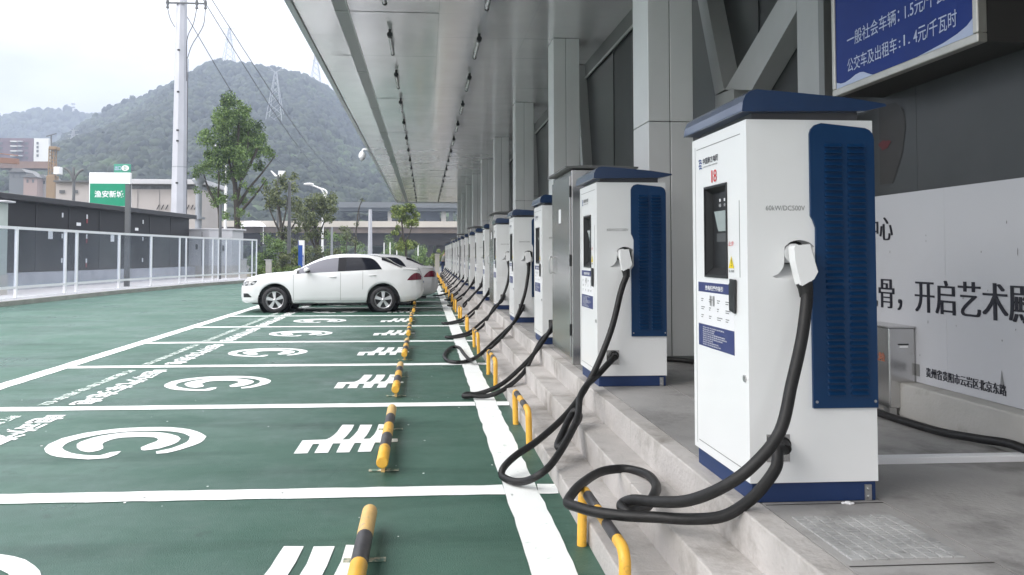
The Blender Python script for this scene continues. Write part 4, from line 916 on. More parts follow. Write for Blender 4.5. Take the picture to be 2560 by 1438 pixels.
for pts in ([(.93,-.3,za-.3),(.75,-.3,za-1.2),(.40,-.3,za-2.2),(.42,-.3,za-4.5)], [(1.42,-.3,za-.3),(1.30,-.3,za-1.3),(.7,-.3,za-2.4),(.44,-.3,za-3.2)], [(-.7,-.3,za-.3),(-.55,-.3,za-.9),(-.28,-.3,za-1.4)], [(.45,-.2,za-3.2),(.46,-.2,za-7),(.50,-.2,1)]): g.tube(spline(pts, 5), .022, 6)
g.build('down_lead', M_wire, up)
for z in (1.6, 3.2, 5.4, 7.8, 8.4, 10.6, 13): 
    g = MB(); g.box((-.06,-.5,z), (.06,-.40,z+.09)); g.build('step_bolt', M_dark, up)
g = MB(); g.tube([(0,0,6.35),(0,0,6.42)], [.43,.43], 8, smooth=False); g.build('joint_band', M_lat, up)
sq = thing('lamp_post', 'dark square post standing just behind the glass fence', 'post', at(318, 640, 32.).xy.to_3d())
g = MB(); zt_ = at(318, 462, 32).z; g.box((-.085,-.085,.12), (.085,.085,zt_)); g.build('shaft', M_dpole, sq)
g = MB(); g.box((-.1,-.1,zt_), (.15,.1,zt_+.02)); g.build('cap', M_dpole, sq)
t, _ = pole('thin_post', 'thin dark post beside the pale utility cabinet', 'post', 549, 41.5, 512, 705, .085, .07, M_dpole); 
t, z_ = pole('thin_lamp_post', 'grey post with short side arm before the shrubs', 'lamp post', 722, 52, 455, 690, .13, .09, M_dpole)
g = MB(); g.tube([(0,0,z_*.60),(.5,0,z_*.61)], .03, 8); g.build('side_arm', M_dpole, t)
t, z_ = pole('grey_mast', 'pale grey tapered mast left of the round yellow-green tree', 'mast', 925, 70, 524, 655, .22, .15, M_pole, 12)
t, z_ = pole('short_post', 'slim grey post behind the roof of the nearest car', 'post', 829, 60, 568, 660, .10, .08, M_lat)
pl, z_ = pole('gate_pillar', 'grey pillar with flared head beside the pale hoarding shed', 'pillar', 496, 50, 452, 570, .20, .19, M_lat, 14)
g = MB(); g.tube([(0,0,z_-.25),(0,0,z_),(0,0,z_+.05),(0,0,z_+.35),(0,0,z_+.6)], [.21,.42,.42,.2,.1], 14); g.build('head', M_lat, pl)
g = MB(); zc_ = at(496, 546, 50).z; g.tube([(0,0,zc_-.06),(0,0,zc_+.06)], [.4,.4], 14); g.build('collar', M_lat, pl)
# white curved street lamp
cl_, z_ = pole('street_lamp', 'white street lamp with a drooping curved arm', 'street lamp', 806, 75, 500, 660, .13, .08, M_wht)
b0 = cl_.location
pp = [at(810, 500, 75)-b0, at(815, 487, 75)-b0, at(817, 481, 75)-b0, at(812, 475, 75)-b0, at(800, 471, 75)-b0, at(785, 465, 75)-b0, at(776, 462, 75)-b0]
g = MB(); g.tube(spline(pp, 4), .075, 8); g.tube(spline([at(810,502,75)-b0, at(810,486,75)-b0, at(803,474,75)-b0, at(793,469,75)-b0], 4), .06, 8); g.build('arm', M_wht, cl_)
g = MB(); q = at(772, 460.5, 75)-b0; g.ball(q, (.5,.18,.12), 12, 6); g.build('lantern', M_wht, cl_)
def arm_lamp(name, label, px, Y, ytop, ybot, arms, m, mh):
    t, z_ = pole(name, label, 'street lamp', px, Y, ytop, ybot, .14, .10, m); b0 = t.location
    for pts in arms:
        g = MB(); P3 = [at(x, y, Y)-b0 for x, y in pts]; g.tube(spline(P3, 4), [.10]*(4*(len(P3)-1))+[.05], 7); a_ = g.build('arm', m, t)
        if mh: g = MB(); e = P3[-1]; g.ball(e, (.35,.2,.12), 10, 6); g.build('lantern', mh, t)
    return t
arm_lamp('street_lamp', 'dark street lamp with three upswept arms behind the cabins', 184, 62, 452, 500, ([(184,455),(178,436),(168,424),(160,420)], [(184,452),(184,435),(184,418)], [(184,455),(190,440),(200,428),(209,424)]), M_dpole, None)
tl = thing('street_lamp', 'street lamp with two white V-shaped wings above the small trees', 'street lamp', (at(693, 660, 66).x, 66, 0))
g = MB(); g.tube([(0,0,0),(0,0,at(693,440,66).z)], [.12,.08], 8); g.build('shaft', M_dpole, tl)
for s_, m in ((-1, M_wht), (1, M_wht)):
    g = MB(); z0 = at(693, 441, 66).z; g.add([(0,-.1,z0),(s_*.25,-.1,z0),(s_*.62,-.1,z0+.45),(s_*.05 if s_ > 0 else s_*.5,-.1,z0+.46),(0,.1,z0),(s_*.25,.1,z0),(s_*.62,.1,z0+.45),(s_*.05 if s_ > 0 else s_*.5,.1,z0+.46)], [(0,1,2,3),(7,6,5,4),(0,4,5,1),(1,5,6,2),(2,6,7,3),(3,7,4,0)]); g.build('wing', m, tl)
t = thing('street_lamp', 'slim white lamp post rising through the tall tree', 'street lamp', (at(563, 600, 58).x, 58, 0))
g = MB(); g.tube([(0,0,0),(0,0,at(563, 470, 58).z)], [.14,.09], 8); g.build('shaft', M_wht, t)
g = MB(); z0 = at(563, 470, 58).z; g.tube(spline([(0,0,z0),(-.05,0,z0+2),(-.3,0,z0+2.9),(-.9,0,z0+3.1)], 4), .06, 8); g.build('arm', M_wht, t)
# totem, person, gate post
tt = thing('blue_totem', 'blue and white upright totem sign behind the nearest car', 'totem sign', (at(754, 660, 50).x, 50, 0))
zt_ = at(754, 602, 50).z
g = MB(); g.box((-.20,-.12,0), (.07,.12,zt_)); g.build('panel', M_totem, tt, bevel=.01); g = MB(); g.box((.071,-.13,.35), (.16,.12,zt_+.02)); g.box((-.16,-.13,zt_-.28), (.071,-.121,zt_+.02)); g.build('white_edge', M_wht, tt, bevel=.01)
g = MB(); put_text(g, '充电站', lambda u, v: (.075+u, -.135, v), 0, .6, .07, .9, bold=.02); g.build('lettering', M_totem, tt)
gp = thing('gate_post', 'square cream gate post at the far end of the row', 'post', (at(1093, 660, 54).x, 54, 0))
g = MB(); g.box((-.15,-.15,0), (.15,.15,at(1093, 637, 54).z)); g.build('shaft', M_conc, gp, bevel=.02); g = MB(); g.box((-.18,-.18,at(1093,637,54).z), (.18,.18,at(1093,637,54).z+.06)); g.build('cap', M_conc, gp)
def skin_mesh(name, verts, edges, radii, m, parent, root=0, sub_=1):
    me = bpy.data.meshes.new(name); me.from_pydata(verts, edges, []); me.materials.append(m)
    o = bpy.data.objects.new(name, me); COL.objects.link(o); o.parent = parent
    md = o.modifiers.new('skin', 'SKIN')
    if not me.skin_vertices: me.attributes
    lay = me.skin_vertices[0] if len(me.skin_vertices) else None
    if lay is None:
        bpy.context.view_layer.objects.active = o
    for i, r in enumerate(radii):
        lay.data[i].radius = (r, r) if not isinstance(r, tuple) else r
        lay.data[i].use_root = (i == root)
    md.use_smooth_shade = True
    s = o.modifiers.new('sub', 'SUBSURF'); s.levels = sub_; s.render_levels = sub_
    return o
pr = thing('person', 'person in grey top and navy trousers leaning by the last chargers', 'person', (at(1106.5, 660, 51.6).x, 51.6, 0), rz=rad(15))
# pose: weight on both feet, bent forward at the hips, both hands reaching towards a plug on the right
PV = [(0,0,.86),(.03,0,1.02),(.09,0,1.20),(.14,0,1.33),(.17,0,1.40),(.20,0,1.47),(.22,0,1.56),
      (0,.09,.82),(.03,.10,.46),(-.01,.10,.08),(.14,.10,.03),(0,-.09,.82),(-.03,-.10,.46),(-.05,-.10,.08),(.10,-.10,.03),
      (.13,.17,1.31),(.22,.21,1.06),(.42,.15,1.0),(.50,.13,.99),(.13,-.17,1.31),(.24,-.20,1.07),(.44,-.12,1.03),(.52,-.10,1.02)]
PE = [(0,1),(1,2),(2,3),(3,4),(4,5),(5,6),(0,7),(7,8),(8,9),(9,10),(0,11),(11,12),(12,13),(13,14),(3,15),(15,16),(16,17),(17,18),(3,19),(19,20),(20,21),(21,22)]
PR = [.12,.115,.13,.11,.055,.085,.075,.085,.062,.045,.04,.085,.062,.045,.04,.06,.045,.036,.04,.06,.045,.036,.04]
skin_mesh('body', PV, PE, PR, M_skin, pr)
skin_mesh('shirt', [PV[i] for i in (0,1,2,3,15,16,17,19,20,21)], [(0,1),(1,2),(2,3),(3,4),(4,5),(5,6),(3,7),(7,8),(8,9)], [.14,.14,.155,.13,.08,.062,.05,.08,.062,.05], M_shirt, pr)
skin_mesh('trousers', [PV[i] for i in (0,7,8,9,11,12,13)], [(0,1),(1,2),(2,3),(0,4),(4,5),(5,6)], [.15,.105,.082,.065,.105,.082,.065], M_jeans, pr)
g = MB(); g.ball((.205,0,1.60), (.095,.085,.085), 14, 8); g.build('hair', M_hair, pr)
for s_ in (-.032, .032):
    g = MB(); g.ball((.292,s_,1.535), .009, 8, 5); g.build('eye', M_hair, pr)

# ------------------------------------------------------------------ foliage
def leaf_mesh(name, blobs, n, size, mats, parent, seed=0, ymul=1., hollow=.35):
    """leaves as small folded quads spread through clumps (centre, radius)"""
    R = np.random.RandomState(seed); C = np.array([tuple(b[0]) for b in blobs]); r = np.array([b[1] for b in blobs])
    w = r**2.3; idx = R.choice(len(C), n, p=w/w.sum())
    d = R.normal(size=(n, 3)); d /= np.linalg.norm(d, axis=1)[:, None]; rr = r[idx]*(R.rand(n)**.45)
    # twig sub-clumps inside each clump give gaps
    sub = np.array([[mn.noise((float(c[0])*1.7+float(v[0])*1.9, float(c[1])*1.7+float(v[1])*1.9, float(c[2])*1.7+float(v[2])*1.9)) for v in [dd]][0] for c, dd in zip(C[idx], d)])
    rr *= 1+.55*sub
    P = C[idx]+d*rr[:, None]*np.array([1, ymul, 1])
    a = R.normal(size=(n, 3)); a /= np.linalg.norm(a, axis=1)[:, None]; b = np.cross(a, R.normal(size=(n, 3))); b /= np.linalg.norm(b, axis=1)[:, None]
    s = size*(.6+.8*R.rand(n))[:, None]
    V = np.stack([P-a*s, P+b*s*.55, P+a*s, P-b*s*.55], 1).reshape(-1, 3)
    F = np.arange(4*n).reshape(n, 4)
    me = bpy.data.meshes.new(name); me.vertices.add(4*n); me.vertices.foreach_set('co', V.ravel()); me.loops.add(4*n); me.loops.foreach_set('vertex_index', F.ravel())
    me.polygons.add(n); me.polygons.foreach_set('loop_start', np.arange(0, 4*n, 4)); me.polygons.foreach_set('loop_total', np.full(n, 4))
    for m in mats: me.materials.append(m)
    clump = R.rand(len(C)); mi = np.where(R.rand(n) < .25, 2, np.where(clump[idx]+.5*R.rand(n) > .95, 1, 0)); me.polygons.foreach_set('material_index', mi.astype(np.int32))
    me.update(calc_edges=True); me.validate()
    o = bpy.data.objects.new(name, me); COL.objects.link(o)
    if parent: o.parent = parent
    return o
def tree(name, label, cat, Y, base, limbs, blobs, n, size, mats, seed, group=None, depth=.8, r0=.2):
    b = at(base[0], base[1], Y); org = Vector((b.x, Y, 0)); t = thing(name, label, cat, org, group); R = random.Random(seed)
    s = Y/FPX
    if limbs:
        g = MB()
        for li, L in enumerate(limbs):
            P3 = [at(x, y, Y)-org for x, y in L]
            if li == 0: P3[0].z = 0
            off = 0 if li == 0 else R.uniform(-depth, depth)
            for i, p in enumerate(P3): p.y += off*i/len(P3)
            sp = spline(P3, 4); ra = r0*(1 if li == 0 else .5); rb = ra*(.45 if li == 0 else .25)
            g.tube(sp, [ra+(rb-ra)*i/(len(sp)-1) for i in range(len(sp))], 8)
        g.build('trunk', M_bark, t)
    B = []
    for x, y, r in blobs:
        c = at(x, y, Y)-org; B.append((Vector((c.x, R.uniform(-depth, depth), c.z)), r*s))
        for _ in range(3):
            a = R.uniform(0, 6.28); q = r*s*R.uniform(.6, 1.0); B.append((Vector((c.x+q*math.cos(a), R.uniform(-depth, depth), c.z+q*math.sin(a)*.9)), r*s*R.uniform(.3, .5)))
    leaf_mesh('crown', B, n, size, mats, t, seed)
    return t
tree('tall_tree', 'tall slender green tree with two trunks beside the power pole', 'tree', 50., (594, 660),
     [[(594,660),(593,560),(590,500),(586,440),(582,380)], [(590,510),(604,450),(618,390),(622,330)], [(588,470),(572,400),(570,320),(572,270)], [(591,520),(620,470),(650,430),(680,385)], [(548,640),(549,560),(546,500),(548,440),(543,380)], [(547,520),(520,470),(508,430)], [(586,440),(594,360),(596,290),(590,250)], [(592,540),(640,490),(672,450)], [(604,450),(640,380),(648,340)]],
     [(566,252,20),(585,262,22),(600,285,26),(558,290,24),(576,310,30),(612,310,24),(626,330,22),(548,325,24),(598,345,30),(640,345,22),(532,355,24),(560,360,26),(656,362,18),(628,370,24),(520,385,16),(545,395,24),(590,385,24),(664,378,16),(678,384,12),(610,420,20),(535,425,20),(508,430,14),(555,440,18),(640,410,16),(495,440,10),(575,430,16),(523,480,18),(540,505,16),(560,500,12),(660,455,10),(618,465,10),(590,330,34),(575,375,30),(615,395,26),(560,410,24),(600,430,20),(545,300,18),(640,310,16),(530,400,20),(600,500,14),(575,490,14),(612,535,12),(570,540,12),(595,560,10),(640,480,12)],
     27000, .068, LEAF, 11, depth=1.5, r0=.22)
tree('small_tree', 'thin half-bare tree behind the blue totem with upright twigs', 'tree', 58., (705, 670), [[(705,670),(704,620),(702,560),(694,500),(690,460)], [(703,580),(715,530),(720,490)], [(703,590),(680,540),(664,500)], [(704,600),(735,560),(742,520)]],
     [(700,470,22),(690,500,24),(676,505,22),(665,475,14),(712,450,14),(735,470,18),(728,510,26),(742,545,16),(715,585,16),(700,600,16),(735,440,12)], 3600, .085, LEAFO, 12, depth=1.0, r0=.16)
tree('small_tree', 'bushy olive tree in front of the curved white lamp', 'tree', 62., (793, 660), [[(793,660),(792,620),(788,570),(782,520)], [(792,620),(806,570),(822,530)], [(791,630),(770,580),(762,540)]],
     [(770,520,24),(790,500,24),(762,550,22),(800,530,26),(780,555,22),(815,510,22),(830,495,16),(752,525,16),(822,545,16),(795,585,18),(775,590,14),(835,525,12)], 5200, .09, LEAFO, 13, depth=1.4, r0=.18)
tree('round_tree', 'small bright yellow-green tree in front of the viaduct under the canopy end', 'tree', 64., (1016, 650), [[(1016,650),(1014,620),(1008,590),(1004,550)], [(1012,605),(1026,580),(1030,555)], [(1010,600),(996,575),(990,550)]],
     [(1000,525,16),(1018,520,15),(990,535,13),(1030,525,14),(1040,540,11),(1008,545,16),(1036,558,12),(985,520,8),(990,580,10),(995,570,8),(1020,560,12),(1012,612,18),(1028,612,14),(1000,618,12)], 5200, .075, LEAFY, 14, depth=.9, r0=.12)
tree('bare_tree', 'spindly nearly bare sapling between the olive tree and the grey mast', 'tree', 72., (888, 650), [[(888,650),(889,600),(892,560),(898,520),(908,495)], [(890,575),(898,545),(896,520)], [(889,605),(872,570)], [(865,650),(867,600),(866,570)]],
     [(905,500,5),(890,560,6),(868,590,14),(862,575,12),(885,605,12)], 700, .08, LEAFO, 15, depth=.6, r0=.09)
hed = []
for i, (x, y, r, Y, mats, nm) in enumerate(((668,630,34,54,LEAF,'rounded dark green shrub right of the glass fence end'),(650,655,26,50,LEAF,'low dark shrub against the end of the glass fence'),(706,655,26,52,LEAFO,'olive shrub at the foot of the thin half-bare tree'),(735,625,22,56,LEAFY,'yellowish shrub left of the blue totem'),(778,640,30,60,LEAFO,'broad olive shrub right of the blue totem'),(815,640,22,62,LEAFO,'dull olive shrub below the curved lamp'),(840,635,18,70,LEAFO,'small dusty shrub left of the bare sapling'),(872,640,20,74,LEAF,'green shrub at the foot of the bare sapling'),(1060,632,18,78,LEAF,'dark shrub right of the round tree'),(1084,628,12,80,LEAFY,'light shrub beside the cream gate post'),(1104,629,10,82,LEAFY,'pale green shrub behind the person'),(960,628,22,95,LEAF,'dark shrub below the viaduct'),(725,590,26,62,LEAFO,'leafy shrub under the winged lamp'),(655,612,30,66,LEAF,'tall dark shrub between the glass fence end and the thin half-bare tree'),(760,612,26,68,LEAFO,'tall olive shrub just behind the blue totem'),(838,606,28,76,LEAF,'tall green shrub between the curved lamp and the bare sapling'),(905,618,24,84,LEAF,'dark shrub between the bare sapling and the grey mast'),(985,612,24,96,LEAF,'dark bush left of the round yellow-green tree'),(1045,618,22,98,LEAF,'dark bush right of the round yellow-green tree'))):
    b = at(x, y, Y); t = thing('shrub', nm, 'shrub', (b.x, Y, 0), 'shrubs beyond the lot'); s = Y/FPX; R = random.Random(i)
    zt_ = b.z+r*s; B = []
    for k in range(9):
        zc_ = R.uniform(.25, max(.5, zt_-.35)); B.append((Vector((R.uniform(-.8,.8)*r*s, R.uniform(-.8,.8), zc_)), R.uniform(.35,.6)*r*s))
    leaf_mesh('crown', B, 1700, .075, mats, t, 40+i); g = MB(); g.tube([(0,0,0),(.05,0,zt_*.5)], [.06,.03], 6); g.build('stem', M_bark, t)
t = tag(thing('hedge', 'low trimmed light green hedge along the end of the lot', 'hedge', (0,0,0)))
B = []
for i in range(46):
    x = 640+i*2.6; p = at(x, 680, 46.5); B.append((Vector((p.x, 46.5+random.uniform(-.3,.3), random.uniform(.2,.5))), random.uniform(.22,.34)))
leaf_mesh('crown', B, 6500, .045, LEAFY[:2]+[LEAF[2]], t, 77); g = MB(); a, b = at(642,680,46.5), at(755,680,46.5); g.box((a.x, 46.3, 0), (b.x, 46.7, .3)); g.build('stems', M_bark, t)
for px, py, Y, w, lab_ in ((672, 650, 45.2, .30, 'grey meter box standing in the shrubs past the fence'), (609, 648, 42.5, .30, 'grey meter box behind the last fence panes')):
    p = at(px, py, Y); t = thing('meter_box', lab_, 'meter box', (p.x, Y, 0)); g = MB(); g.box((-w*.5,-.12,0), (w*.5,.12,p.z-.02)); g.build('body', M_plinth, t, bevel=.01); g = MB(); g.box((-w*.75,-.16,p.z-.02), (w*.6,.16,p.z+.02)); g.build('lid', M_pale, t)
# ------------------------------------------------------------------ far structures
def pbox(name, mats, parent, x0, y0, x1, y1, Y, depth, bevel=0, m=0):        # box whose front shows between two photo points at distance Y
    a, b = at(x0, y1, Y), at(x1, y0, Y); g = MB(); g.box((min(a.x,b.x), Y, a.z), (max(a.x,b.x), Y+depth, b.z), m); return g.build(name, mats, parent, bevel=bevel)
vd = thing('viaduct', 'long low viaduct with pale parapet and dark girder beyond the lot', 'viaduct', (0,0,0))
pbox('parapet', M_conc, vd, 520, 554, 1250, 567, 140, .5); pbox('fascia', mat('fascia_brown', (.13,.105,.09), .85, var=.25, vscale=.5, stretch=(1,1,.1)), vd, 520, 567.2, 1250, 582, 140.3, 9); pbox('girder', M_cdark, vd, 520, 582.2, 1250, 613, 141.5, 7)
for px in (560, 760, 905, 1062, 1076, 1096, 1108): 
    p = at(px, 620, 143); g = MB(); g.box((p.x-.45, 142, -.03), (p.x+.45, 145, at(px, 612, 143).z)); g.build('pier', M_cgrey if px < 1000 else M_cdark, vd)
vb = thing('upper_viaduct', 'higher grey viaduct on tall piers behind the low one', 'viaduct', (0,0,0))
pbox('deck', M_cgrey, vb, 846, 507, 1260, 519, 215, 10); pbox('beam', mat('beam_grey', (.20,.215,.22), .8), vb, 846, 519.2, 1260, 527, 216, 8); pbox('deck', M_cgrey, vb, 1040, 497, 1260, 506.8, 215, 9)
for px, w, m in ((974, 5, M_conc), (1109, 6, M_conc), (1128, 5, M_cgrey)): pbox('pier', m, vb, px-w, 527.2, px+w, 640, 217, 4)
pbox('back_wall', mat('wall_slate', (.05,.058,.06), .8, var=.15, vscale=.1), vb, 930, 523, 968, 640, 222, 2)
pbox('back_wall', mat('glass_slate', (.17,.21,.25), .4), vb, 1045, 528, 1100, 640, 222, 2)
ten = thing('tent_roof', 'white domed tent roof above the viaduct parapet', 'tent', at(631, 567, 139))
g = MB(); r_ = 33*139/FPX
g.lathe([(r_,0),(r_*.92,.35),(r_*.7,.72),(r_*.4,.95),(.01,1.02)], lambda a, b, h: (a, b*.5, h), 24); g.build('canvas', M_wht, ten)
g = MB(); g.tube([(-r_*.8,0,-3),(-r_*.8,0,.1)], .08, 6); g.tube([(r_*.8,0,-3),(r_*.8,0,.1)], .08, 6); g.build('posts', M_wht, ten)
heap = thing('netting_heap', 'teal netting draped over a low heap below the viaduct', 'netting', (at(920, 640, 92).x, 92, 0))
g = MB(); V = []; nx, ny = 24, 6
for i in range(nx+1):
    for j in range(ny+1):
        u = i/nx; v = j/ny; h = 1.9*math.sin(math.pi*v)*(.55+.45*mn.noise((u*5, v*2, 1)))*min(1, 6*u, 6*(1-u)); V.append((-1.7+3.4*u, -1+2*v, max(0, h)))
g.add(V, [(i*(ny+1)+j, (i+1)*(ny+1)+j, (i+1)*(ny+1)+j+1, i*(ny+1)+j+1) for i in range(nx) for j in range(ny)], 0, True); g.build('net', M_teal, heap)
for px, yt, lab_ in ((960, 607, 'slim white post left of the pair beyond the cars'), (975, 606, 'slim white post in the middle beyond the cars'), (992, 611, 'slim white post right of the pair beyond the cars'), (1045, 612, 'short white post just right of the round tree')):
    pole('white_post', lab_, 'post', px, 85, yt, 650, .06, .05, M_wht, 8)
# station shed, beige hut, metro sign
sh_ = thing('pale_shed', 'long pale shed with white roof edge behind the power pole', 'shed', (0,0,0))
pbox('wall', M_beige, sh_, 318, 474, 506, 600, 62, 5); pbox('window_band', mat('dusty_glass', (.13,.14,.15), .3, var=.5, vscale=2), sh_, 318, 461, 506, 473.7, 62.05, 4.8); pbox('roof_edge', M_pale, sh_, 312, 449, 512, 459.5, 61.4, 7, .03); pbox('eave', M_cgrey, sh_, 316, 459.7, 508, 463, 61.7, 6)
for px in (343.5, 398): pbox('panel_gap', M_grey, sh_, px-.5, 474, px+.5, 560, 61.95, .04)
for px in (395, 406, 417, 470, 480, 489):
    a, b = at(px-3, 524, 61.9), at(px+3, 512, 61.9); g = MB(); g.bar(a, b, .035, 6); g.build('bracket', M_dark, sh_)
hut = thing('beige_hut', 'beige flat-roofed hut with two small dark windows behind the cabins', 'hut', (0,0,0))
pbox('wall', M_beige, hut, 138, 455, 221, 560, 76, 5); pbox('roof', M_dpole, hut, 133, 451.5, 224, 454.8, 75.6, 6)
for x0, x1 in ((148, 162), (184, 194)): pbox('window', M_dpole, hut, x0, 475.5, x1, 483, 75.9, .05)
ms = thing('station_sign', 'large white and green sign reading 渔安新城 above the dark cabins', 'sign', (0,0,0))
pbox('board', M_wht, ms, 221.5, 432, 326, 516, 50, .25, .02); pbox('green_panel', M_green_s, ms, 224, 459.5, 323, 515, 49.96, .03)
a, b = at(236, 494, 49.95), at(309, 477, 49.95); g = MB(); put_text(g, '渔安新城', lambda u, v: (a.x+u, 49.95, v), 0, a.z, b.x-a.x, b.z-a.z, bold=.012); g.build('lettering', M_print, ms)
for px in (235, 312): p = at(px, 516, 50.1); g = MB(); g.box((p.x-.06, 50.06, 0), (p.x+.06, 50.18, p.z)); g.build('post', M_dpole, ms)
es = thing('exit_sign', 'small green exit sign with a white oval above the large station sign', 'sign', (0,0,0))
pbox('board', mat('sign_green_pale', (.05,.30,.20), .45), es, 284.5, 410.5, 326, 432, 52, .15, .02)
a, b = at(287, 426, 51.97), at(302.5, 415, 51.97); g = MB(); put_text(g, '出口', lambda u, v: (a.x+u, 51.97, v), 0, a.z, b.x-a.x, b.z-a.z, bold=.02); g.build('lettering', M_signw, es)
c = at(313, 420.5, 51.96); g = MB(); s = 52/FPX
g.sheet([(c.x+9*s*math.cos(t), c.z+7*s*math.sin(t)) for t in np.linspace(0, 2*math.pi, 20, endpoint=False)], lambda u, v: (u, 51.96, v)); g.build('oval', M_print, es)
g = MB(); put_text(g, 'D', lambda u, v: (c.x-3*s+u, 51.95, c.z-4*s+v), 0, 0, 6*s, 8*s, bold=.02); g.build('letter', M_green_s, es)
g = MB(); g.box((c.x-.05, 52.02, 0), (c.x+.05, 52.12, c.z)); g.build('post', M_dpole, es)
# far left: apartments, crane, houses, bank
ab = thing('apartment_block', 'purple-brown apartment block with white balcony edges at far left', 'building', (0,0,0))
pbox('wall', M_brick, ab, -60, 346, 82, 470, 330, 4)
for y in (352, 364, 376, 388):
    for x0, x1 in ((-30, -8), (25, 41), (44, 54)): pbox('balcony', M_bw if (y+x0) % 3 else M_pale, ab, x0, y, x1, y+2.4, 328.6, 1.3)
    for x0, x1 in ((-4, 6), (27, 39), (45, 53), (62, 70)): pbox('window', M_dpole, ab, x0, y+3.5, x1, y+9, 329.8, .15)
wg = thing('white_gable_block', 'white end gable of a slab block with a column of small windows', 'building', (0,0,0))
pbox('wall', M_bw, wg, 82.5, 346, 121.5, 470, 326, 3)
for y in (355, 365, 375, 386): pbox('window', M_dpole, wg, 91, y, 96, y+6, 325.8, .15)
cr_ = thing('tower_crane', 'tan tower crane mast with white cab behind the cabins', 'crane', (0,0,0)); Yk = 170
a0, a1 = at(123, 500, Yk), at(138, 372, Yk); cx_, hw_ = (a0.x+a1.x)/2, .62
g = MB()
for sx_ in (-1, 1):
    for sy_ in (-1, 1): g.bar((cx_+sx_*hw_, Yk+sy_*hw_, 0), (cx_+sx_*hw_*.8, Yk+sy_*hw_*.8, a1.z), .13, 6)
zk = 4
while zk < a1.z-1.5:
    for sy_ in (-1, 1): g.bar((cx_-hw_*.9, Yk+sy_*hw_*.9, zk), (cx_+hw_*.9, Yk+sy_*hw_*.9, zk+1.6), .08, 5); g.bar((cx_+hw_*.9, Yk+sy_*hw_*.9, zk), (cx_-hw_*.9, Yk+sy_*hw_*.9, zk+1.6), .08, 5)
    zk += 1.6
g.build('mast', M_crane, cr_)
g = MB(); b0_, b1_ = at(119, 500, Yk), at(143, 440, Yk); g.box((b0_.x, Yk-.9, 0), (b1_.x, Yk+.9, b1_.z)); g.build('collar', M_crane, cr_, bevel=.15)
pbox('cab', M_wht, cr_, 133, 417, 149, 436, Yk-1.6, 1.5, .1); pbox('slewing_ring', M_crane, cr_, 121, 366, 140, 374, Yk-1, 2, .1)
g = MB(); g.bar(at(116, 341, Yk), at(141, 334, Yk), .12, 6); g.bar(at(128, 366, Yk), at(128, 338, Yk), .15, 6); g.build('head', M_dpole, cr_)
g = MB(); A_, B_ = at(-40, 398, Yk-6), at(45, 404, Yk-2); g.obox((A_+B_)/2, (B_-A_)/2, (0,.5,0), (0,0,.55)); g.bar(A_+Vector((0,0,1.5)), B_+Vector((0,0,1.2)), .12, 6); g.build('jib', M_orange, cr_)
bk = thing('retaining_bank', 'reddish-brown retaining wall below the apartment block', 'wall', (0,0,0)); pbox('wall', mat('earth_red', (.20,.125,.09), .9, var=.25, vscale=.15), bk, -40, 404, 122, 420, 260, 6)
hs = [(22, 430, 62, 480, 205, 'grey-walled old house at far left behind the dark cabins', M_cgrey), (58, 443, 93, 480, 200, 'small pinkish old house beside the grey one', mat('pink_wall', (.35,.26,.235), .85)), (90, 446, 119, 480, 203, 'old house with white wall left of the crane mast', M_beige)]
for x0, y0, x1, y1, Y, lab_, m in hs:
    t = thing('old_house', lab_, 'house', (0,0,0)); pbox('wall', m, t, x0, y0, x1, 500, Y, 7)
    a, b = at(x0-2, y0, Y-.4), at(x1+2, y0-9, Y-.4); g = MB(); g.prism([(a.x, a.z), (b.x, a.z), (b.x-1.2, b.z), (a.x+1.2, b.z)], lambda u, v, q: (u, Y-.5+q, v), 0, 8); g.build('roof', M_hat, t)
    for k in range(2): xx = x0+(x1-x0)*(.3+.4*k); pbox('window', M_dpole, t, xx-2.5, y0+6, xx+2.5, y0+14, Y-.06, .04)

# ------------------------------------------------------------------ hills
RP = [(-260,640),(-100,560),(60,470),(120,405),(170,345),(215,297),(255,276),(300,256),(340,240),(380,226),(430,205),(470,187),(500,170),(525,160),(545,157),(575,163),(610,172),(650,180),(700,190),(760,205),(810,230),(840,248),(870,276),(900,310),(930,340),(1000,372),(1100,398),(1200,415),(1400,440),(1700,480),(2300,560)]
YR = 640.
rx = [at(p[0], 600, YR).x for p in RP]; rz_ = [max(0, at(p[0], p[1]+5, YR).z) for p in RP]
def ridge(x): return float(np.interp(x, rx, rz_))
Y0H = 175.
def hz(x, y):
    t = (y-Y0H)/(YR-Y0H)
    if t <= 0: return -.5
    R_ = ridge(x*.55+x*.45*YR/max(y, 1.)) if y < YR else ridge(x)
    f = t**1.12 if t <= 1 else max(0, 1-((t-1)/.75)**1.5)
    nz = mn.fractal((x*.011, y*.011, .3), .8, 2.1, 5)
    gl = 1+.16*math.sin(x*.021+y*.006)*min(1, (1-abs(t-.5)*1.6)) if t < 1 else 1
    return R_*f*gl+nz*R_*.06*max(0, min(1, t*3))*max(0, min(1, (1.02-t)*4)) if t < 1.02 else R_*f
gx = np.linspace(-330, 420, 130); gy = np.concatenate([np.linspace(170, 660, 110), np.linspace(670, 980, 12)])
V = [(x, y, hz(x, y)) for y in gy for x in gx]; nx = len(gx)
g = MB(); g.add(V, [(j*nx+i, j*nx+i+1, (j+1)*nx+i+1, (j+1)*nx+i) for j in range(len(gy)-1) for i in range(nx-1)], 0, True)
M_hill = mat('hill_scrub', (.022,.032,.02), .95, var=.4, vscale=.03, col2=(.04,.058,.028), thr=(.012,.48,.62))
tag(g.build('hill', M_hill), kind='structure')
RP2 = [(-500,330),(-200,300),(-60,296),(0,291),(40,293),(75,284),(120,281),(165,276),(195,288),(220,296),(300,300),(420,330)]
Y2R = 930
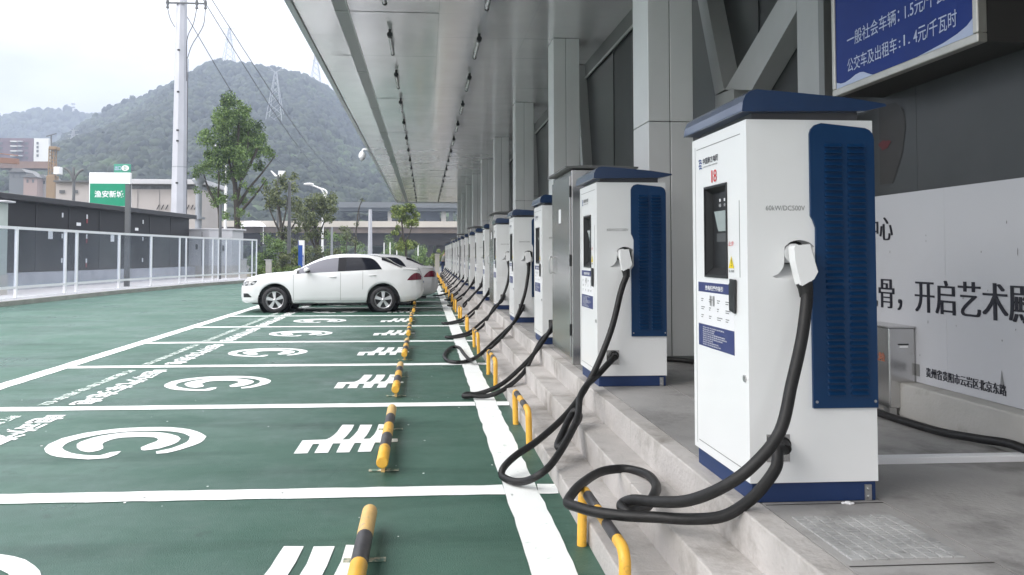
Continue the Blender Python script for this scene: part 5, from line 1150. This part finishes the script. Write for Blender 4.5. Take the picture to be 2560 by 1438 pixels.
r2x = [at(p[0], 600, Y2R).x for p in RP2]; r2z = [at(p[0], p[1], Y2R).z for p in RP2]
def hz2(x, y):
    t = (y-640)/(Y2R-640.); R_ = float(np.interp(x, r2x, r2z)); return R_*max(0, t)+(mn.fractal((x*.012, y*.012, 5), .8, 2, 4)*6 if 0 < t < 1.2 else 0) if t <= 1 else R_*max(0, 1-(t-1)*1.6)
gx2 = np.linspace(-1000, -120, 110); gy2 = np.linspace(640, 1080, 50); nx = len(gx2)
g = MB(); g.add([(x, y, hz2(x, y)) for y in gy2 for x in gx2], [(j*nx+i, j*nx+i+1, (j+1)*nx+i+1, (j+1)*nx+i) for j in range(len(gy2)-1) for i in range(nx-1)], 0, True)
tag(g.build('far_hill', M_hill), kind='structure')
def blobs_mesh(name, pts, rs, mats, seed):
    """many crowns as one mass: lumpy low spheres"""
    R = np.random.RandomState(seed); b = MB(); b.ball((0,0,0), 1., 7, 5); U = np.array(b.v); F = b.f; n = len(pts); m = len(U)
    V = np.empty((n, m, 3))
    for i in range(n):
        V[i] = U*(1+.38*(R.rand(m, 1)-.5))*np.array([rs[i], rs[i], rs[i]*1.05])+pts[i]
    me = bpy.data.meshes.new(name); me.vertices.add(n*m); me.vertices.foreach_set('co', V.ravel())
    lt = np.array([len(f) for f in F]); li = np.concatenate([np.array(f) for f in F]); L = len(li)
    me.loops.add(n*L); me.loops.foreach_set('vertex_index', (li[None, :]+(np.arange(n)*m)[:, None]).ravel().astype(np.int32))
    ls = np.concatenate([[0], np.cumsum(lt)[:-1]]); me.polygons.add(n*len(F)); me.polygons.foreach_set('loop_start', (ls[None, :]+(np.arange(n)*L)[:, None]).ravel().astype(np.int32)); me.polygons.foreach_set('loop_total', np.tile(lt, n).astype(np.int32))
    for mm in mats: me.materials.append(mm)
    me.polygons.foreach_set('material_index', np.repeat(R.choice(len(mats), n), len(F)).astype(np.int32)); me.update(calc_edges=True); me.validate()
    o = bpy.data.objects.new(name, me); COL.objects.link(o); return o
FM = [mat('wood_mid', (.019,.029,.020), .95, var=.3, vscale=.2), mat('wood_dark', (.011,.019,.014), .95, var=.3, vscale=.2), mat('wood_light', (.034,.048,.027), .95, var=.3, vscale=.2)]
FL = [mat('scrub_light', (.058,.088,.042), .95, var=.3, vscale=.3), FM[2], FM[0]]
pts, rs, pl_, rl = [], [], [], []; R = random.Random(5)
for i in range(90000):
    if len(pts) > 13000: break
    y = 190+470*R.random()**.8; x = R.uniform(-.62, .12)*y*1.0; h = hz(x, y)
    if h < 1: continue
    lo = mn.noise((x*.012, y*.012, 9))+.5*(1-min(1, h/75))
    r = R.uniform(1.5, 3.3)
    if lo > .38:
        pl_.append((x, y, h+r*.15)); rl.append(r*.75)
    pts.append((x, y, h+r*.35)) if lo <= .38 else None
    if lo <= .38: rs.append(r)
tag(blobs_mesh('forest', pts, rs, FM, 1), kind='stuff'); tag(blobs_mesh('hill_scrub', pl_, rl, FL, 2), kind='stuff')
pts, rs = [], []
for i in range(1500):
    x = R.uniform(-660, -300); y = R.uniform(800, 935); h = hz2(x, y); r = R.uniform(2.5, 6); pts.append((x, y, h+r*.3)); rs.append(r)
tag(blobs_mesh('far_forest', pts, rs, FM, 3), kind='stuff')
pts, rs = [], []
for i in range(900):
    y = R.uniform(150, 235); x = at(R.uniform(560, 1160), 600, y).x; r = R.uniform(.8, 2.2); pts.append((x, y, max(0, hz(x, y))+r*.4+R.random()*1.2)); rs.append(r)
for i in range(700):
    y = R.uniform(85, 240); x = at(R.uniform(-60, 560), 600, y).x; r = R.uniform(.7, 2.0); pts.append((x, y, max(0, hz(x, y))+r*.4)); rs.append(r)
tag(blobs_mesh('undergrowth', pts, rs, FL, 4), kind='stuff')
# pylons
def pylon(px, ytop, ybase, Y, label, style=0):
    b = at(px, ybase, Y); H_ = at(px, ytop, Y).z-b.z; t = thing('lattice_pylon', label, 'pylon', b, 'lattice pylons on the hills'); w = H_*.14; g = MB(); r = max(.10, Y*.00042)
    def W_(z): return w*(1-z/H_)**1.15+w*.07 if z < H_*.98 else w*.06
    zs = [0, .2, .38, .53, .66, .77, .86, .93]; 
    for sx_ in (-1, 1):
        for sy_ in (-1, 1):
            for a, c in zip(zs, zs[1:]): g.bar((sx_*W_(a*H_), sy_*W_(a*H_), a*H_-(4 if a == 0 else 0)), (sx_*W_(c*H_), sy_*W_(c*H_), c*H_), r, 4)
    for a, c in zip(zs, zs[1:]):
        for sy_ in (-1, 1):
            g.bar((-W_(a*H_), sy_*W_(a*H_), a*H_), (W_(c*H_), sy_*W_(c*H_), c*H_), r*.6, 4); g.bar((W_(a*H_), sy_*W_(a*H_), a*H_), (-W_(c*H_), sy_*W_(c*H_), c*H_), r*.6, 4)
    g.build('lattice', M_lat, t); g = MB()
    if style == 0:
        for s_ in (-1, 1): g.bar((0,0,.9*H_), (s_*w*.75, 0, H_), r*.9, 4); g.bar((s_*w*.2,0,.935*H_), (s_*w*.9,0,.955*H_), r*.8, 4)
    else:
        for z in (.93, .80, .68): g.bar((-w*1.1,0,z*H_), (w*1.1,0,z*H_), r*.8, 4)
        g.bar((0,0,.9*H_), (0,0,H_), r, 4)
    g.build('cross_arms', M_lat, t)
def hit(px, py):
    y = 180.
    while y < 640:
        p = at(px, py, y)
        if hz(p.x, y) >= p.z: return y
        y += 2
    return 640.
pylon(688, 168, 318, hit(688, 316), 'lattice pylon on the wooded slope right of the tall tree')
pylon(572, 64, 172, 640, 'lattice pylon on the hilltop above the tall tree', 1)
pylon(789, 122, 212, 640, 'lattice pylon on the ridge beside the canopy edge', 1)
pylon(182, 320, 402, 420, 'faint lattice pylon on the low slope above the crane', 1)
pylon(297, 362, 412, 360, 'small lattice pylon above the green station sign', 0)
mt = thing('radio_mast', 'red and white radio mast on the farthest hill', 'mast', at(183, 282, Y2R))
g = MB(); Hm = at(183, 248, Y2R).z-at(183, 282, Y2R).z
g.bar((-1.1,0,-6), (0,0,Hm), .7, 5, 0, .25); g.bar((1.1,0,-6), (0,0,Hm), .7, 5, 0, .25); g.build('lattice', M_bw, mt)
for z in (.35, .6): g = MB(); g.box((-2,-1,Hm*z), (2,1,Hm*z+1.1)); g.build('platform', M_dpole, mt)
for i, (A_, B_, sag, lab_) in enumerate((((505,-40,60),(838,430,330),.8,'overhead wire crossing the sky, topmost of three'), ((490,-30,60),(800,420,330),.8,'overhead wire crossing the sky, middle of three'), ((455,20,62),(720,420,330),.8,'overhead wire crossing the sky, lowest of three'))):
    a, b = at(*A_), at(*B_); P3 = [a+(b-a)*t-Vector((0,0,sag*4*t*(1-t)*3)) for t in np.linspace(0, 1, 14)]
    g = MB(); g.tube(P3, [.03+.10*t for t in np.linspace(0, 1, 14)], 5); tag(g.build('overhead_wire', M_wire), lab_, 'wire', 'overhead wires')
# ------------------------------------------------------------------ air
g = MB(); g.box((-1050, -120, -1.2), (700, 1100, 232)); hb = tag(g.build('haze', []), kind='stuff')
hm = bpy.data.materials.new('haze_air'); hm.use_nodes = True; n_ = hm.node_tree.nodes; n_.remove(n_['Principled BSDF'])
pv = n_.new('ShaderNodeVolumePrincipled'); pv.inputs['Color'].default_value = (.66,.76,.96,1); pv.inputs['Density'].default_value = .00085; pv.inputs['Anisotropy'].default_value = 0.
hm.node_tree.links.new(pv.outputs[0], n_['Material Output'].inputs['Volume']); hb.data.materials.append(hm)
